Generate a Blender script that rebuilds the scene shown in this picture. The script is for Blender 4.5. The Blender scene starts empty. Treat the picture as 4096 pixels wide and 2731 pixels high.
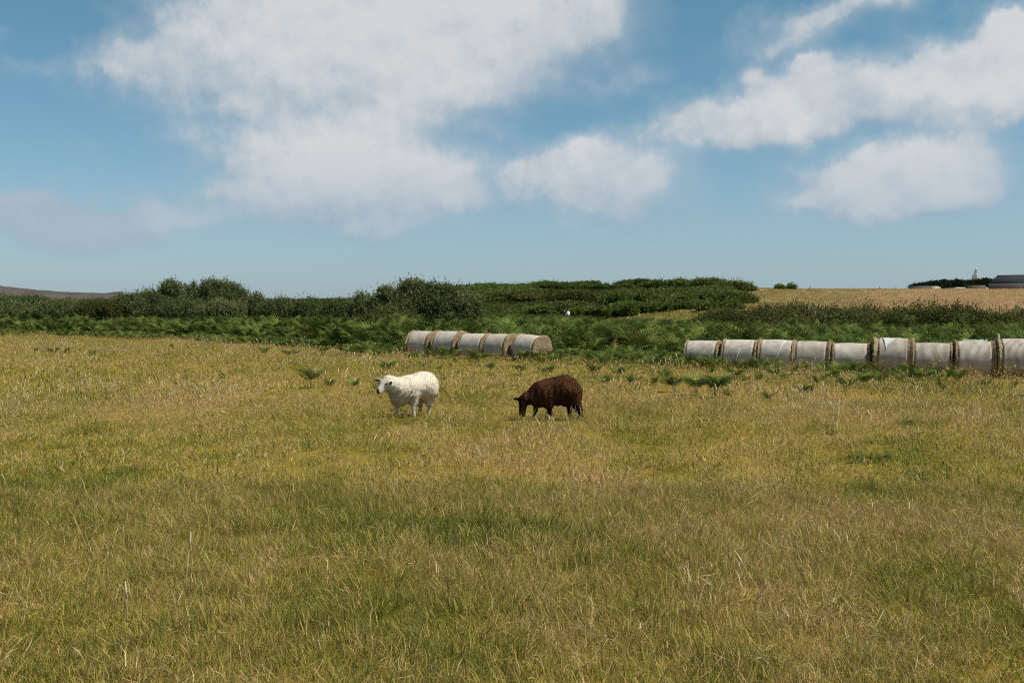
import bpy, math, random
import numpy as np
from mathutils import Vector, Matrix, Euler

rng = np.random.default_rng(7)
random.seed(7)
R = math.radians
S = bpy.context.scene
COL = S.collection
F = 995.56            # focal length in pixels of a 1024 px wide frame
H = 1.65              # eye height
EYE = 315.0           # image row of the eye level

# ------------------------------------------------------------------ basics
def mesh_np(name, V, quads=None, tris=None, mats=(), attrs=None, smooth=False, matidx=None):
    V = np.asarray(V, np.float32).reshape(-1, 3)
    loops, starts, n = [], [], 0
    if quads is not None and len(quads):
        q = np.asarray(quads, np.int32).reshape(-1, 4)
        loops.append(q.ravel()); starts.append(np.arange(len(q)) * 4); n += len(q) * 4
    if tris is not None and len(tris):
        t = np.asarray(tris, np.int32).reshape(-1, 3)
        loops.append(t.ravel()); starts.append(n + np.arange(len(t)) * 3)
    loops = np.concatenate(loops).astype(np.int32); starts = np.concatenate(starts).astype(np.int32)
    me = bpy.data.meshes.new(name)
    me.vertices.add(len(V)); me.vertices.foreach_set('co', V.ravel())
    me.loops.add(len(loops)); me.loops.foreach_set('vertex_index', loops)
    me.polygons.add(len(starts)); me.polygons.foreach_set('loop_start', starts)
    for m in mats: me.materials.append(m)
    if matidx is not None: me.polygons.foreach_set('material_index', np.asarray(matidx, np.int32))
    for k, a in (attrs or {}).items():
        a = np.asarray(a, np.float32)
        if a.ndim == 1:
            at = me.attributes.new(k, 'FLOAT', 'POINT'); at.data.foreach_set('value', a)
        else:
            at = me.attributes.new(k, 'FLOAT_COLOR', 'POINT'); at.data.foreach_set('color', a.ravel())
    me.update(calc_edges=True)
    if smooth: me.polygons.foreach_set('use_smooth', np.ones(len(starts), bool))
    return me

def obj(name, me, parent=None, loc=(0, 0, 0), rot=(0, 0, 0), scale=(1, 1, 1), label=None, cat=None, group=None, kind=None):
    o = bpy.data.objects.new(name, me); COL.objects.link(o)
    o.location = loc; o.rotation_euler = rot; o.scale = scale
    if parent is not None: o.parent = parent
    for k, v in (('label', label), ('category', cat), ('group', group), ('kind', kind)):
        if v: o[k] = v
    return o

def copy_thing(root, loc, rz=0, scale=(1, 1, 1), label=None, rot=None):
    r = root.copy(); COL.objects.link(r)
    r.location = loc; r.rotation_euler = rot or (0, 0, rz); r.scale = scale
    if label: r['label'] = label
    for ch in root.children:
        c = ch.copy(); COL.objects.link(c); c.parent = r
        for g in ch.children:
            d = g.copy(); COL.objects.link(d); d.parent = c
    return r

class MB:
    """collects vertices and faces"""
    def __init__(s): s.V = []; s.Q = []; s.T = []; s.n = 0
    def add(s, V, Q=(), T=()):
        V = np.asarray(V, float).reshape(-1, 3)
        s.V.append(V)
        if len(Q): s.Q.append(np.asarray(Q, int).reshape(-1, 4) + s.n)
        if len(T): s.T.append(np.asarray(T, int).reshape(-1, 3) + s.n)
        s.n += len(V)
    def box(s, a, b):
        x0, y0, z0 = a; x1, y1, z1 = b
        s.add([(x0,y0,z0),(x1,y0,z0),(x1,y1,z0),(x0,y1,z0),(x0,y0,z1),(x1,y0,z1),(x1,y1,z1),(x0,y1,z1)],
              [(3,2,1,0),(4,5,6,7),(0,1,5,4),(1,2,6,5),(2,3,7,6),(3,0,4,7)])
    def tube(s, pts, rad, seg=7, cap=True):
        pts = np.asarray(pts, float); rad = np.broadcast_to(rad, (len(pts),))
        d = np.gradient(pts, axis=0); d /= np.linalg.norm(d, axis=1)[:, None] + 1e-9
        up = np.array([0, 0, 1.]) if abs(d[0, 2]) < .8 else np.array([1., 0, 0])
        V = []
        for p, t, r in zip(pts, d, rad):
            a = np.cross(t, up); a /= np.linalg.norm(a) + 1e-9; b = np.cross(a, t)
            th = np.linspace(0, 2*np.pi, seg, endpoint=False)
            V.append(p + r*(np.cos(th)[:, None]*a + np.sin(th)[:, None]*b))
        V = np.concatenate(V); n = len(pts); Q = []
        for i in range(n-1):
            for j in range(seg):
                k = (j+1) % seg
                Q.append((i*seg+j, i*seg+k, (i+1)*seg+k, (i+1)*seg+j))
        T = []
        if cap:
            V = np.vstack([V, pts[:1], pts[-1:]]); c0, c1 = n*seg, n*seg+1
            for j in range(seg):
                k = (j+1) % seg
                T.append((c0, k, j)); T.append((c1, (n-1)*seg+j, (n-1)*seg+k))
        s.add(V, Q, T)
    def lathe(s, prof, seg=24):
        V = []; n = len(prof)
        for r, z in prof:
            for j in range(seg):
                a = 2*math.pi*j/seg; V.append((r*math.cos(a), r*math.sin(a), z))
        Q = [(i*seg+j, i*seg+(j+1) % seg, (i+1)*seg+(j+1) % seg, (i+1)*seg+j) for i in range(n-1) for j in range(seg)]
        s.add(V, Q)
    def mesh(s, name, mat, smooth=False):
        return mesh_np(name, np.concatenate(s.V), np.concatenate(s.Q) if s.Q else None, np.concatenate(s.T) if s.T else None, [mat], smooth=smooth)

def sstep(a, b, x):
    t = np.clip((np.asarray(x, float)-a)/(b-a), 0, 1); return t*t*(3-2*t)

# smooth value noise on the plane (numpy)
_tab = rng.random((256, 256))
def vnoise(x, y):
    x = np.asarray(x, float); y = np.asarray(y, float)
    xi = np.floor(x).astype(int); yi = np.floor(y).astype(int); fx = x-xi; fy = y-yi
    fx = fx*fx*(3-2*fx); fy = fy*fy*(3-2*fy)
    g = lambda i, j: _tab[i % 256, j % 256]
    return (g(xi, yi)*(1-fx)+g(xi+1, yi)*fx)*(1-fy)+(g(xi, yi+1)*(1-fx)+g(xi+1, yi+1)*fx)*fy
def fbm(x, y, o=4):
    s = 0; a = .5
    for k in range(o):
        s = s+a*vnoise(x*2**k+17*k, y*2**k+31*k); a *= .5
    return s

# ------------------------------------------------------------------ terrain
def ucol(x, y):
    az = np.clip(np.arctan2(x, np.maximum(y, 1e-6)), -R(40), R(40))
    return 512+F*np.tan(az)
CR_U = [-200, 0, 120, 260, 360, 430, 466, 500, 545, 600, 640, 665, 700, 725, 745, 770, 800, 1024, 1300]
CR_P = [14, 14, 13, 13, 14, 19, 23, 25, 26, 26, 28, 30, 31.5, 30, 27, 26.6, 26, 25.5, 26]
YS_U = [-200, 360, 430, 470, 600, 680, 740, 800, 1300]
YS_P = [110, 110, 120, 150, 150, 110, 84, 78, 78]
CD = 250.
EDGE_U = [-300, 0, 100, 200, 290, 370, 417, 525, 560, 640, 704, 1016, 1300]
EDGE_Y = [84, 80, 75, 66, 56, 47, 43.3, 40.4, 39.5, 39.0, 38.0, 34.6, 33]
def terrain(x, y):
    x = np.asarray(x, float); y = np.asarray(y, float)
    u = ucol(x, y); dist = np.where(y > 0, np.maximum(y, np.hypot(x, y)*.76), 0.)
    dip = np.interp(x, [-30, -8, 0, 7, 16], [-.05, -.06, -.10, -.22, -.40])
    z = dip*sstep(11, 33, dist)
    z = z+(.25-dip)*sstep(45, 120, dist)
    tb = sstep(-.3, 11, y-np.interp(u, EDGE_U, EDGE_Y))
    z = z*(1-tb)+np.interp(u, [0, 300, 470, 640, 740], [.40, .36, .22, .15, -.05])*tb
    crz = H+np.interp(u, CR_U, CR_P)/F*CD
    ys = np.interp(u, YS_U, YS_P)
    t = np.clip((dist-ys)/(CD-ys), 0, 1)
    rise = (t**1.25)*(1-.25*t*t*(1-t)*0)
    z = z+(crz-z)*rise
    z = z+np.where(dist > CD, (dist-CD)*np.interp(u, CR_U, CR_P)/F*.72, 0)*np.where(dist > 1500, 1500/np.maximum(dist, 1), 1)
    z = z+.05*(fbm(x*.35, y*.35, 3)-.45)*sstep(2, 8, np.hypot(x, y))
    z = z+(fbm(x*.03+5, y*.03, 3)-.45)*1.1*sstep(60, 160, dist)*sstep(CD*1.1, CD*.8, dist)
    return z
def tz(x, y): return float(terrain(x, y))
def px(u, d): return (u-512)/F*d
def pz(v, d): return H-(v-EYE)/F*d
def ground_hit(u, v):
    """where the line of sight through a photo pixel (1024 px frame) meets the ground"""
    d = np.linspace(4, 260, 6000); x = (u-512)/F*d
    f = terrain(x, d)-(H-(v-EYE)/F*d)
    i = int(np.argmax(f > 0)) if (f > 0).any() else len(d)-1
    return float(x[i]), float(d[i])

def edge(x, y): return np.interp(ucol(x, y), EDGE_U, EDGE_Y)

# ------------------------------------------------------------------ materials
def mat(name):
    m = bpy.data.materials.new(name); m.use_nodes = True
    nt = m.node_tree; nt.nodes.clear()
    return m, nt
class N:
    def __init__(s, nt): s.nt = nt
    def n(s, t, **kw):
        o = s.nt.nodes.new(t)
        for k, v in kw.items(): setattr(o, k, v)
        return o
    def l(s, a, b): s.nt.links.new(a, b)
    def set(s, sock, v):
        if hasattr(v, 'is_output') or isinstance(v, bpy.types.NodeSocket): s.l(v, sock)
        else: sock.default_value = v
    def math(s, op, a, b=0., c=None, clamp=False):
        o = s.n('ShaderNodeMath', operation=op, use_clamp=clamp)
        s.set(o.inputs[0], a); s.set(o.inputs[1], b)
        if c is not None: s.set(o.inputs[2], c)
        return o.outputs[0]
    def vmath(s, op, a, b=None):
        o = s.n('ShaderNodeVectorMath', operation=op); s.set(o.inputs[0], a)
        if b is not None: s.set(o.inputs[1], b)
        return o
    def mix(s, f, a, b, blend='MIX'):
        o = s.n('ShaderNodeMix', data_type='RGBA', blend_type=blend)
        s.set(o.inputs[0], f); s.set(o.inputs[6], a); s.set(o.inputs[7], b); return o.outputs[2]
    def noise(s, vec, scale, detail=3, rough=.55, dims='3D'):
        o = s.n('ShaderNodeTexNoise', noise_dimensions=dims)
        if vec is not None: s.l(vec, o.inputs['Vector'])
        o.inputs['Scale'].default_value = scale; o.inputs['Detail'].default_value = detail; o.inputs['Roughness'].default_value = rough
        return o.outputs[0]
    def ramp(s, f, stops, interp='LINEAR'):
        o = s.n('ShaderNodeValToRGB'); e = o.color_ramp.elements; o.color_ramp.interpolation = interp
        while len(e) < len(stops): e.new(.5)
        for k, (p, c) in enumerate(stops):
            e[k].position = p; e[k].color = tuple(c)+(1,) if len(c) == 3 else c
        s.l(f, o.inputs[0]); return o.outputs[0]
    def rng(s, v, a, b, c=0., d=1.):
        o = s.n('ShaderNodeMapRange'); s.set(o.inputs[0], v)
        for i, q in enumerate((a, b, c, d)): o.inputs[i+1].default_value = q
        return o.outputs[0]
    def attr(s, name):
        return s.n('ShaderNodeAttribute', attribute_name=name)
    def pos(s): return s.n('ShaderNodeNewGeometry').outputs['Position']
    def objco(s): return s.n('ShaderNodeTexCoord').outputs['Object']
    def out(s, color, rough=.8, trans=0., bump=None, spec=.15, bumpd=.02, bumps=.6):
        p = s.n('ShaderNodeBsdfPrincipled'); s.set(p.inputs['Base Color'], color)
        s.set(p.inputs['Roughness'], rough); p.inputs['Specular IOR Level'].default_value = spec
        if bump is not None:
            b = s.n('ShaderNodeBump'); b.inputs['Distance'].default_value = bumpd; b.inputs['Strength'].default_value = bumps
            s.l(bump, b.inputs['Height']); s.l(b.outputs[0], p.inputs['Normal'])
        sh = p.outputs[0]
        if trans:
            t = s.n('ShaderNodeBsdfTranslucent'); s.set(t.inputs['Color'], color)
            m = s.n('ShaderNodeMixShader'); m.inputs[0].default_value = trans
            s.l(sh, m.inputs[1]); s.l(t.outputs[0], m.inputs[2]); sh = m.outputs[0]
        o = s.n('ShaderNodeOutputMaterial'); s.l(sh, o.inputs['Surface'])

def simple(name, c1, c2, scale=6., rough=.85, bump=0., spec=.15, detail=4, stretch=(1, 1, 1)):
    m, nt = mat(name); n = N(nt)
    v = n.vmath('MULTIPLY', n.objco(), stretch).outputs[0]
    f = n.noise(v, scale, detail, .65)
    f = n.rng(f, .3, .7)
    n.out(n.mix(f, tuple(c1)+(1,), tuple(c2)+(1,)), rough, spec=spec, bump=f if bump else None, bumpd=bump or .02)
    return m

# colour of grass cover at a place, shared by ground sheet and blades
def grass_tone(n, spread):
    """0 = lush green, 1 = dry straw; patches in world space"""
    p = n.pos()
    st = n.vmath('MULTIPLY', p, (1.0, .62, 0.)).outputs[0]
    a = n.noise(st, .23, 2, .5)
    b = n.noise(st, .95, 3, .6)
    c = n.noise(p, .07, 1, .5)
    e = n.noise(p, 3.1, 3, .7)
    s = n.math('ADD', n.math('MULTIPLY', a, .60), n.math('MULTIPLY', b, .62))
    s = n.math('ADD', s, n.math('MULTIPLY', c, .25))
    s = n.math('ADD', s, n.math('MULTIPLY', e, .40))
    s = n.rng(s, .66, 1.22, 0., 1.)
    return s

GR = [(0.0, (.095, .125, .018)), (.20, (.205, .208, .026)), (.40, (.380, .322, .050)), (.57, (.475, .355, .105)),
      (.72, (.50, .300, .130)), (.86, (.66, .49, .26)), (1., (.36, .190, .105))]
STRAW = [(0, (.32, .22, .085)), (.4, (.49, .335, .16)), (.75, (.62, .43, .235)), (1., (.70, .52, .31))]
def grass_mat(name, dry=0., stops=GR):
    m, nt = mat(name); n = N(nt)
    r = n.attr('r').outputs['Fac']; t = n.attr('t').outputs['Fac']
    ir = n.n('ShaderNodeObjectInfo').outputs['Random']
    s = grass_tone(n, 1)
    s = n.math('ADD', n.math('MULTIPLY', s, .90), n.math('MULTIPLY', n.math('SUBTRACT', r, .5), .84))
    s = n.math('ADD', s, n.math('MULTIPLY', n.math('SUBTRACT', ir, .5), .10))
    s = n.math('ADD', s, -.005+dry, clamp=True)
    col = n.ramp(s, stops)
    hsv = n.n('ShaderNodeHueSaturation'); hsv.inputs['Saturation'].default_value = 1.; n.l(col, hsv.inputs['Color'])
    n.set(hsv.inputs['Value'], n.rng(n.math('FRACT', n.math('MULTIPLY', r, 17.3)), 0, 1, .62, 1.18))
    n.out(hsv.outputs[0], .6, trans=.28, spec=.25)
    return m
M = {}
M['grass'] = grass_mat('grass_blades')
M['straw_grass'] = grass_mat('dry_grass_blades', .12, STRAW)

def stalk_mat():
    m, nt = mat('seed_stalk'); n = N(nt)
    r = n.attr('r').outputs['Fac']
    n.out(n.ramp(r, [(0, (.36, .25, .12)), (.5, (.50, .38, .20)), (1, (.66, .55, .37))]), .7, trans=.2)
    return m
M['stalk'] = stalk_mat()

def ground_mat():
    m, nt = mat('ground'); n = N(nt)
    p = n.pos(); zone = n.n('ShaderNodeSeparateColor'); n.l(n.attr('zone').outputs['Color'], zone.inputs[0])
    s = grass_tone(n, 1)
    fine = n.noise(p, 9., 5, .7)
    s2 = n.math('ADD', n.math('MULTIPLY', s, .62), n.math('MULTIPLY', n.math('SUBTRACT', fine, .5), .9))
    s2 = n.math('ADD', s2, .16, clamp=True)
    c = n.mix(1., n.ramp(s2, GR), (.50, .43, .40, 1), 'MULTIPLY')
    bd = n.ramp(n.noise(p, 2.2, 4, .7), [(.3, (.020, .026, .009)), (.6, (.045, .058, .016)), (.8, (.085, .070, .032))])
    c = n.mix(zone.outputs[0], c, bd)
    st = n.vmath('MULTIPLY', p, (.5, 1.3, 0.)).outputs[0]
    dn = n.math('ADD', n.math('MULTIPLY', n.noise(st, .16, 4, .65), .7), n.math('MULTIPLY', n.noise(p, 1.7, 3, .7), .4))
    df = n.ramp(dn, [(.34, (.20, .16, .07)), (.46, (.38, .27, .13)), (.6, (.50, .36, .195)), (.75, (.56, .42, .25))])
    c = n.mix(zone.outputs[1], c, df)
    gp = n.ramp(n.noise(st, .8, 4, .7), [(.3, (.11, .11, .03)), (.5, (.21, .19, .06)), (.7, (.33, .25, .11))])
    c = n.mix(zone.outputs[2], c, gp)
    n.out(c, .95, spec=.05, bump=fine, bumpd=.05)
    return m
M['ground'] = ground_mat()

def leaf_mat(name, stops, vscale=.5, trans=.25, patch=.35, rough=.55, spec=.25):
    m, nt = mat(name); n = N(nt)
    spec = .06; rough = .8
    r = n.attr('r').outputs['Fac']; ir = n.n('ShaderNodeObjectInfo').outputs['Random']
    s = n.math('ADD', n.math('MULTIPLY', r, .6), n.math('MULTIPLY', n.noise(n.pos(), vscale, 2, .6), .75))
    s = n.math('ADD', s, n.math('MULTIPLY', n.math('SUBTRACT', ir, .5), patch))
    s = n.math('SUBTRACT', s, .2, clamp=True)
    n.out(n.ramp(s, stops), rough, trans=trans, spec=spec)
    return m
M['bracken'] = leaf_mat('bracken', [(0, (.030, .050, .011)), (.40, (.088, .124, .025)), (.70, (.165, .198, .046)), (.93, (.24, .22, .065)), (1, (.25, .15, .06))], .5, .14, .5)
M['bracken_far'] = leaf_mat('bracken_far', [(0, (.028, .040, .010)), (.4, (.058, .076, .017)), (.75, (.092, .108, .027)), (1, (.14, .115, .04))], .06, .2)
M['willow'] = leaf_mat('willow', [(0, (.060, .072, .025)), (.5, (.115, .135, .050)), (.85, (.185, .195, .085)), (1, (.22, .20, .09))], .5, .25)
M['bramble'] = leaf_mat('bramble', [(0, (.040, .045, .014)), (.35, (.080, .085, .024)), (.6, (.12, .122, .036)), (.85, (.17, .135, .055)), (1, (.22, .14, .07))], .45, .25)
M['gorse'] = leaf_mat('gorse', [(0, (.060, .088, .021)), (.5, (.102, .142, .033)), (1, (.165, .182, .05))], .12, .3)
M['pine'] = leaf_mat('dark_tree', [(0, (.012, .022, .010)), (.6, (.024, .040, .016)), (1, (.045, .060, .024))], .3, .12)
M['bark'] = simple('bark', (.06, .045, .03), (.14, .11, .08), 14, .9, .01)
M['deadwood'] = simple('deadwood', (.24, .20, .155), (.42, .37, .31), 20, .9, .004, stretch=(1, 1, .2))
M['post'] = simple('post_wood', (.08, .07, .06), (.2, .17, .14), 20, .9, .004, stretch=(1, 1, .2))

# ------------------------------------------------------------------ instanced scatter (geometry instances owned by one object)
def scatter(name, pts, rot, scl, idx, protos, **tags):
    me = bpy.data.meshes.new(name)
    n = len(pts); me.vertices.add(n); me.vertices.foreach_set('co', np.asarray(pts, np.float32).ravel())
    a = me.attributes.new('rot', 'FLOAT_VECTOR', 'POINT'); a.data.foreach_set('vector', np.asarray(rot, np.float32).ravel())
    a = me.attributes.new('scl', 'FLOAT_VECTOR', 'POINT'); a.data.foreach_set('vector', np.asarray(scl, np.float32).ravel())
    a = me.attributes.new('idx', 'INT', 'POINT'); a.data.foreach_set('value', np.asarray(idx, np.int32))
    o = obj(name, me, **tags)
    g = bpy.data.node_groups.new(name+'_nodes', 'GeometryNodeTree')
    g.interface.new_socket('Geometry', in_out='INPUT', socket_type='NodeSocketGeometry')
    g.interface.new_socket('Geometry', in_out='OUTPUT', socket_type='NodeSocketGeometry')
    nd = g.nodes
    gi = nd.new('NodeGroupInput'); go = nd.new('NodeGroupOutput')
    g2i = nd.new('GeometryNodeGeometryToInstance')
    for p in reversed(protos):
        oi = nd.new('GeometryNodeObjectInfo'); oi.inputs['Object'].default_value = p; oi.inputs['As Instance'].default_value = False
        g.links.new(oi.outputs['Geometry'], g2i.inputs[0])
    iop = nd.new('GeometryNodeInstanceOnPoints'); iop.inputs['Pick Instance'].default_value = True
    def named(nm, t):
        q = nd.new('GeometryNodeInputNamedAttribute'); q.data_type = t; q.inputs['Name'].default_value = nm; return q.outputs['Attribute']
    g.links.new(gi.outputs[0], iop.inputs['Points']); g.links.new(g2i.outputs[0], iop.inputs['Instance'])
    g.links.new(named('idx', 'INT'), iop.inputs['Instance Index'])
    g.links.new(named('rot', 'FLOAT_VECTOR'), iop.inputs['Rotation'])
    g.links.new(named('scl', 'FLOAT_VECTOR'), iop.inputs['Scale'])
    g.links.new(iop.outputs[0], go.inputs[0])
    md = o.modifiers.new('scatter', 'NODES'); md.node_group = g
    return o
def proto(me): return bpy.data.objects.new(me.name, me)     # never linked to the scene

# ------------------------------------------------------------------ grass clumps
def blades(n, rad, lmin, lmax, w, lean, rs, curl=.6):
    """n curved tapering blades around the origin"""
    a = rs.random(n)*2*np.pi; q = rad*np.sqrt(rs.random(n))
    base = np.stack([q*np.cos(a), q*np.sin(a), np.full(n, -.01)], 1)
    L = lmin+(lmax-lmin)*rs.random(n)**1.6
    th = np.abs(rs.normal(0, lean, n)); th = np.minimum(th, 1.45)
    ph = rs.random(n)*2*np.pi
    d0 = np.stack([np.sin(th)*np.cos(ph), np.sin(th)*np.sin(ph), np.cos(th)], 1)
    th2 = np.minimum(th+curl*rs.random(n), 1.75)
    ph2 = ph+rs.normal(0, .4, n)
    d1 = np.stack([np.sin(th2)*np.cos(ph2), np.sin(th2)*np.sin(ph2), np.cos(th2)], 1)
    side = np.stack([-np.sin(ph+rs.normal(0, .9, n)), np.cos(ph+rs.normal(0, .9, n)), np.zeros(n)], 1)
    W = (w*(.6+.8*rs.random(n)))[:, None]
    p1 = base+d0*(L*.5)[:, None]; p2 = p1+d1*(L*.5)[:, None]
    V = np.stack([base-side*W/2, base+side*W/2, p1-side*W*.42, p1+side*W*.42, p2], 1).reshape(-1, 3)
    k = np.arange(n)*5
    Q = np.stack([k, k+1, k+3, k+2], 1); T = np.stack([k+2, k+3, k+4], 1)
    r = np.repeat(rs.random(n), 5); t = np.tile([0, 0, .6, .6, 1.], n)
    return V, Q, T, r, t
def clump(name, m, *a, **k):
    V, Q, T, r, t = blades(*a, **k)
    return proto(mesh_np(name, V, Q, T, [m], {'r': r, 't': t}))

def in_view(x, y, margin=1.0):
    return np.abs(x) < (.535*y+margin)

def field_points(y0, y1, dens, rs, keep=None):
    A = (y1-y0)*(2*.56*y1+8); n = int(A*dens)
    y = y0+(y1-y0)*rs.random(n); x = (rs.random(n)-.5)*2*(.56*y1+4)
    k = in_view(x, y, 3.6)
    if keep is not None: k &= keep(x, y)
    return x[k], y[k]

def put_field(name, y0, y1, dens, protos, smin, smax, rs, keep=None, tags=None, zs=None, sink=0.):
    x, y = field_points(y0, y1, dens, rs, keep)
    n = len(x)
    z = terrain(x, y)-sink
    rot = np.stack([rs.normal(0, .24, n), rs.normal(0, .24, n), rs.random(n)*6.283], 1)
    s = smin+(smax-smin)*rs.random(n)
    # taller in some patches
    hh = .75+.6*fbm(x*.3+40, y*.2, 3)
    scl = np.stack([s, s, s*hh*(zs or 1.)], 1)
    return scatter(name, np.stack([x, y, z], 1), rot, scl, rs.integers(0, len(protos), n), protos, kind='stuff', **(tags or {}))

rs = np.random.default_rng(11)
G = M['grass']
near = [clump('near_clump', G, 260, .20, .03, .12, .0029, 1.0, rs, curl=.9) for _ in range(6)]
flat = [clump('thatch_clump', G, 230, .24, .05, .14, .0028, 1.2, rs, curl=.3) for _ in range(4)]
mid = [clump('mid_clump', G, 190, .34, .025, .082, .0056, .9, rs, curl=.9) for _ in range(6)]
midflat = [clump('mid_thatch', G, 190, .36, .04, .13, .0056, 1.15, rs, curl=.3) for _ in range(3)]
far = [clump('far_clump', G, 190, .75, .04, .13, .012, .7, rs) for _ in range(6)]
on_field = lambda x, y: y < edge(x, y)+.8
tg = dict(label='short sunburnt yellow green pasture grass covering the whole foreground field', cat='grass')
put_field('grass', 3.3, 9.5, 84, near+flat+flat, .8, 1.2, rs, tags=tg)
put_field('grass', 9.2, 20, 17, mid+midflat, .8, 1.2, rs, tags=dict(label='tufted yellow green pasture grass around the two sheep', cat='grass'))
put_field('grass', 19, 84, 2.2, far, .8, 1.25, rs, keep=on_field, tags=dict(label='fine dry pasture grass running back to the bracken bank', cat='grass'))

tus = [clump('tussock', grass_mat('green_tussock', -.24), 180, .16, .06, .17, .0034, .6, rs, curl=1.1) for _ in range(4)]
put_field('grass', 3.8, 30, 1.1, tus, .7, 1.5, rs, keep=lambda x, y: (fbm(x*.6+70, y*.45+9, 3) > .50+.12*rs.random(len(x))) & (y < edge(x, y)-1),
          tags=dict(label='longer green grass tussocks dotted through the pasture', cat='grass'))
_n = 75; _x = rs.normal(0, .24, _n)*np.where(rs.random(_n) < .3, 1.7, 1); _y = rs.normal(0, .26, _n)*np.where(rs.random(_n) < .3, 1.7, 1)
_c = ground_hit(488, 536); _x = _x+_c[0]; _y = _y*1.0+_c[1]; _s = .9+.5*rs.random(_n)
scatter('grass', np.stack([_x, _y, terrain(_x, _y)], 1), np.stack([0*_x, 0*_x, rs.random(_n)*6.28], 1), np.stack([_s, _s, _s*1.0], 1), rs.integers(0, 4, _n), [clump('lush_clump', grass_mat('lush_grass', -.36), 120, .16, .06, .16, .0042, .7, rs) for _ in range(4)],
        kind='stuff', label='dark lush green grass patch in the open field below the sheep', cat='grass')

def stalks(n, rad, lmin, lmax, w, lean, rs):
    V = []; Q = []; T = []; Rr = []; c = 0
    for _ in range(n):
        a = rs.random()*6.283; q = rad*math.sqrt(rs.random()); b = np.array([q*math.cos(a), q*math.sin(a), 0])
        L = lmin+(lmax-lmin)*rs.random(); th = abs(rs.normal(0, lean)); ph = rs.random()*6.283
        d = np.array([math.sin(th)*math.cos(ph), math.sin(th)*math.sin(ph), math.cos(th)])
        e = np.array([math.cos(ph), math.sin(ph), -.25])*L*.12*rs.random()
        r = rs.random()
        pts = [b, b+d*L*.55, b+d*L*.84+e*.6, b+d*L+e*1.8]
        rad_ = [w*.5, w*.42, w*1.5, w*.25]
        hw = rs.random() < .6
        if not hw: rad_[2] = w*.6
        mb = MB(); mb.tube(pts, rad_, 3, cap=False)
        v = np.concatenate(mb.V); V.append(v); Q.append(np.concatenate(mb.Q)+c); c += len(v)
        rr = np.full(len(v), .3*r+.15); rr[6:] += .42 if hw else .1; Rr.append(rr)
    return np.concatenate(V), np.concatenate(Q), np.concatenate(Rr)
def stalk_clump(*a):
    V, Q, r = stalks(*a); return proto(mesh_np('stalk_clump', V, Q, None, [M['stalk']], {'r': np.clip(r, 0, 1)}))
st_near = [stalk_clump(4, .25, .12, .30, .0022, .22, rs) for _ in range(6)]
st_far = [stalk_clump(12, .5, .12, .30, .0052, .16, rs) for _ in range(6)]
tall_keep = lambda x, y: (fbm(x*.22+9, y*.16+3, 3) > .42+.16*rs.random(len(x))) & (y < edge(x, y)-.3)
put_field('seed_heads', 4.2, 12, 3.0, st_near, .7, 1.15, rs, tags=dict(label='thin pale straw stalks with seed heads standing in the near grass', cat='grass stalks'))
put_field('seed_heads', 10.5, 24, 3.2, st_far, .7, 1.15, rs, keep=tall_keep, tags=dict(label='pale feathery seed stalks in drifts around the sheep', cat='grass stalks'))
put_field('seed_heads', 22, 60, 1.0, [stalk_clump(14, .8, .12, .30, .010, .16, rs) for _ in range(4)], .8, 1.2, rs, keep=tall_keep,
          tags=dict(label='distant pale seed stalks between field ferns and bales', cat='grass stalks'))

# ------------------------------------------------------------------ ground sheet
def clear_mask(x, y):
    """grassy clearing on the hillside in the middle distance"""
    u = ucol(x, y)
    return sstep(575, 600, u)*sstep(735, 712, u)*sstep(122, 130, y)*sstep(168, 158, y)
def dry_mask(x, y):
    u = ucol(x, y)
    return sstep(716, 745, u+14*(fbm(x*.06, y*.06, 3)-.5))*sstep(86, 92, y)
az = np.concatenate([np.linspace(-180, -48, 60, endpoint=False), np.linspace(-48, 48, 400, endpoint=False), np.linspace(48, 180, 60, endpoint=False)])
rad = np.concatenate([[.3], np.geomspace(1.2, 3500, 330)])
AZ, RA = np.meshgrid(np.radians(az), rad)
GX = RA*np.sin(AZ); GY = RA*np.cos(AZ); GZ = terrain(GX, GY)
na = len(az); nr = len(rad)
ii, jj = np.meshgrid(np.arange(nr-1), np.arange(na), indexing='ij'); j2 = (jj+1) % na
Q = np.stack([ii*na+jj, ii*na+j2, (ii+1)*na+j2, (ii+1)*na+jj], -1).reshape(-1, 4)[:, ::-1]
zone = np.zeros((nr*na, 4)); X_, Y_ = GX.ravel(), GY.ravel(); U_ = ucol(X_, Y_)
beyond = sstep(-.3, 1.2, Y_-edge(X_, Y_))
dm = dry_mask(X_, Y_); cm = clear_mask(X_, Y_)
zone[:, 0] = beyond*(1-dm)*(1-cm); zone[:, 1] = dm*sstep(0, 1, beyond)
greenish = .75*dm*sstep(930, 810, U_-.10*(Y_-150)*0+60*(fbm(X_*.03+3, Y_*.03, 3)-.5))
zone[:, 2] = np.maximum(cm, greenish*.9); zone[:, 3] = 1
top = len(zone)
V = np.stack([X_, Y_, GZ.ravel()], 1)
V = np.vstack([V, [[0, 0, tz(0, .3)]]]); zone = np.vstack([zone, [[0, 0, 0, 1]]])
T = np.array([[top, (j+1) % na, j] for j in range(na)])[:, ::-1]
obj('ground', mesh_np('ground', V, Q, T, [M['ground']], {'zone': zone}, smooth=True), kind='structure')

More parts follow.
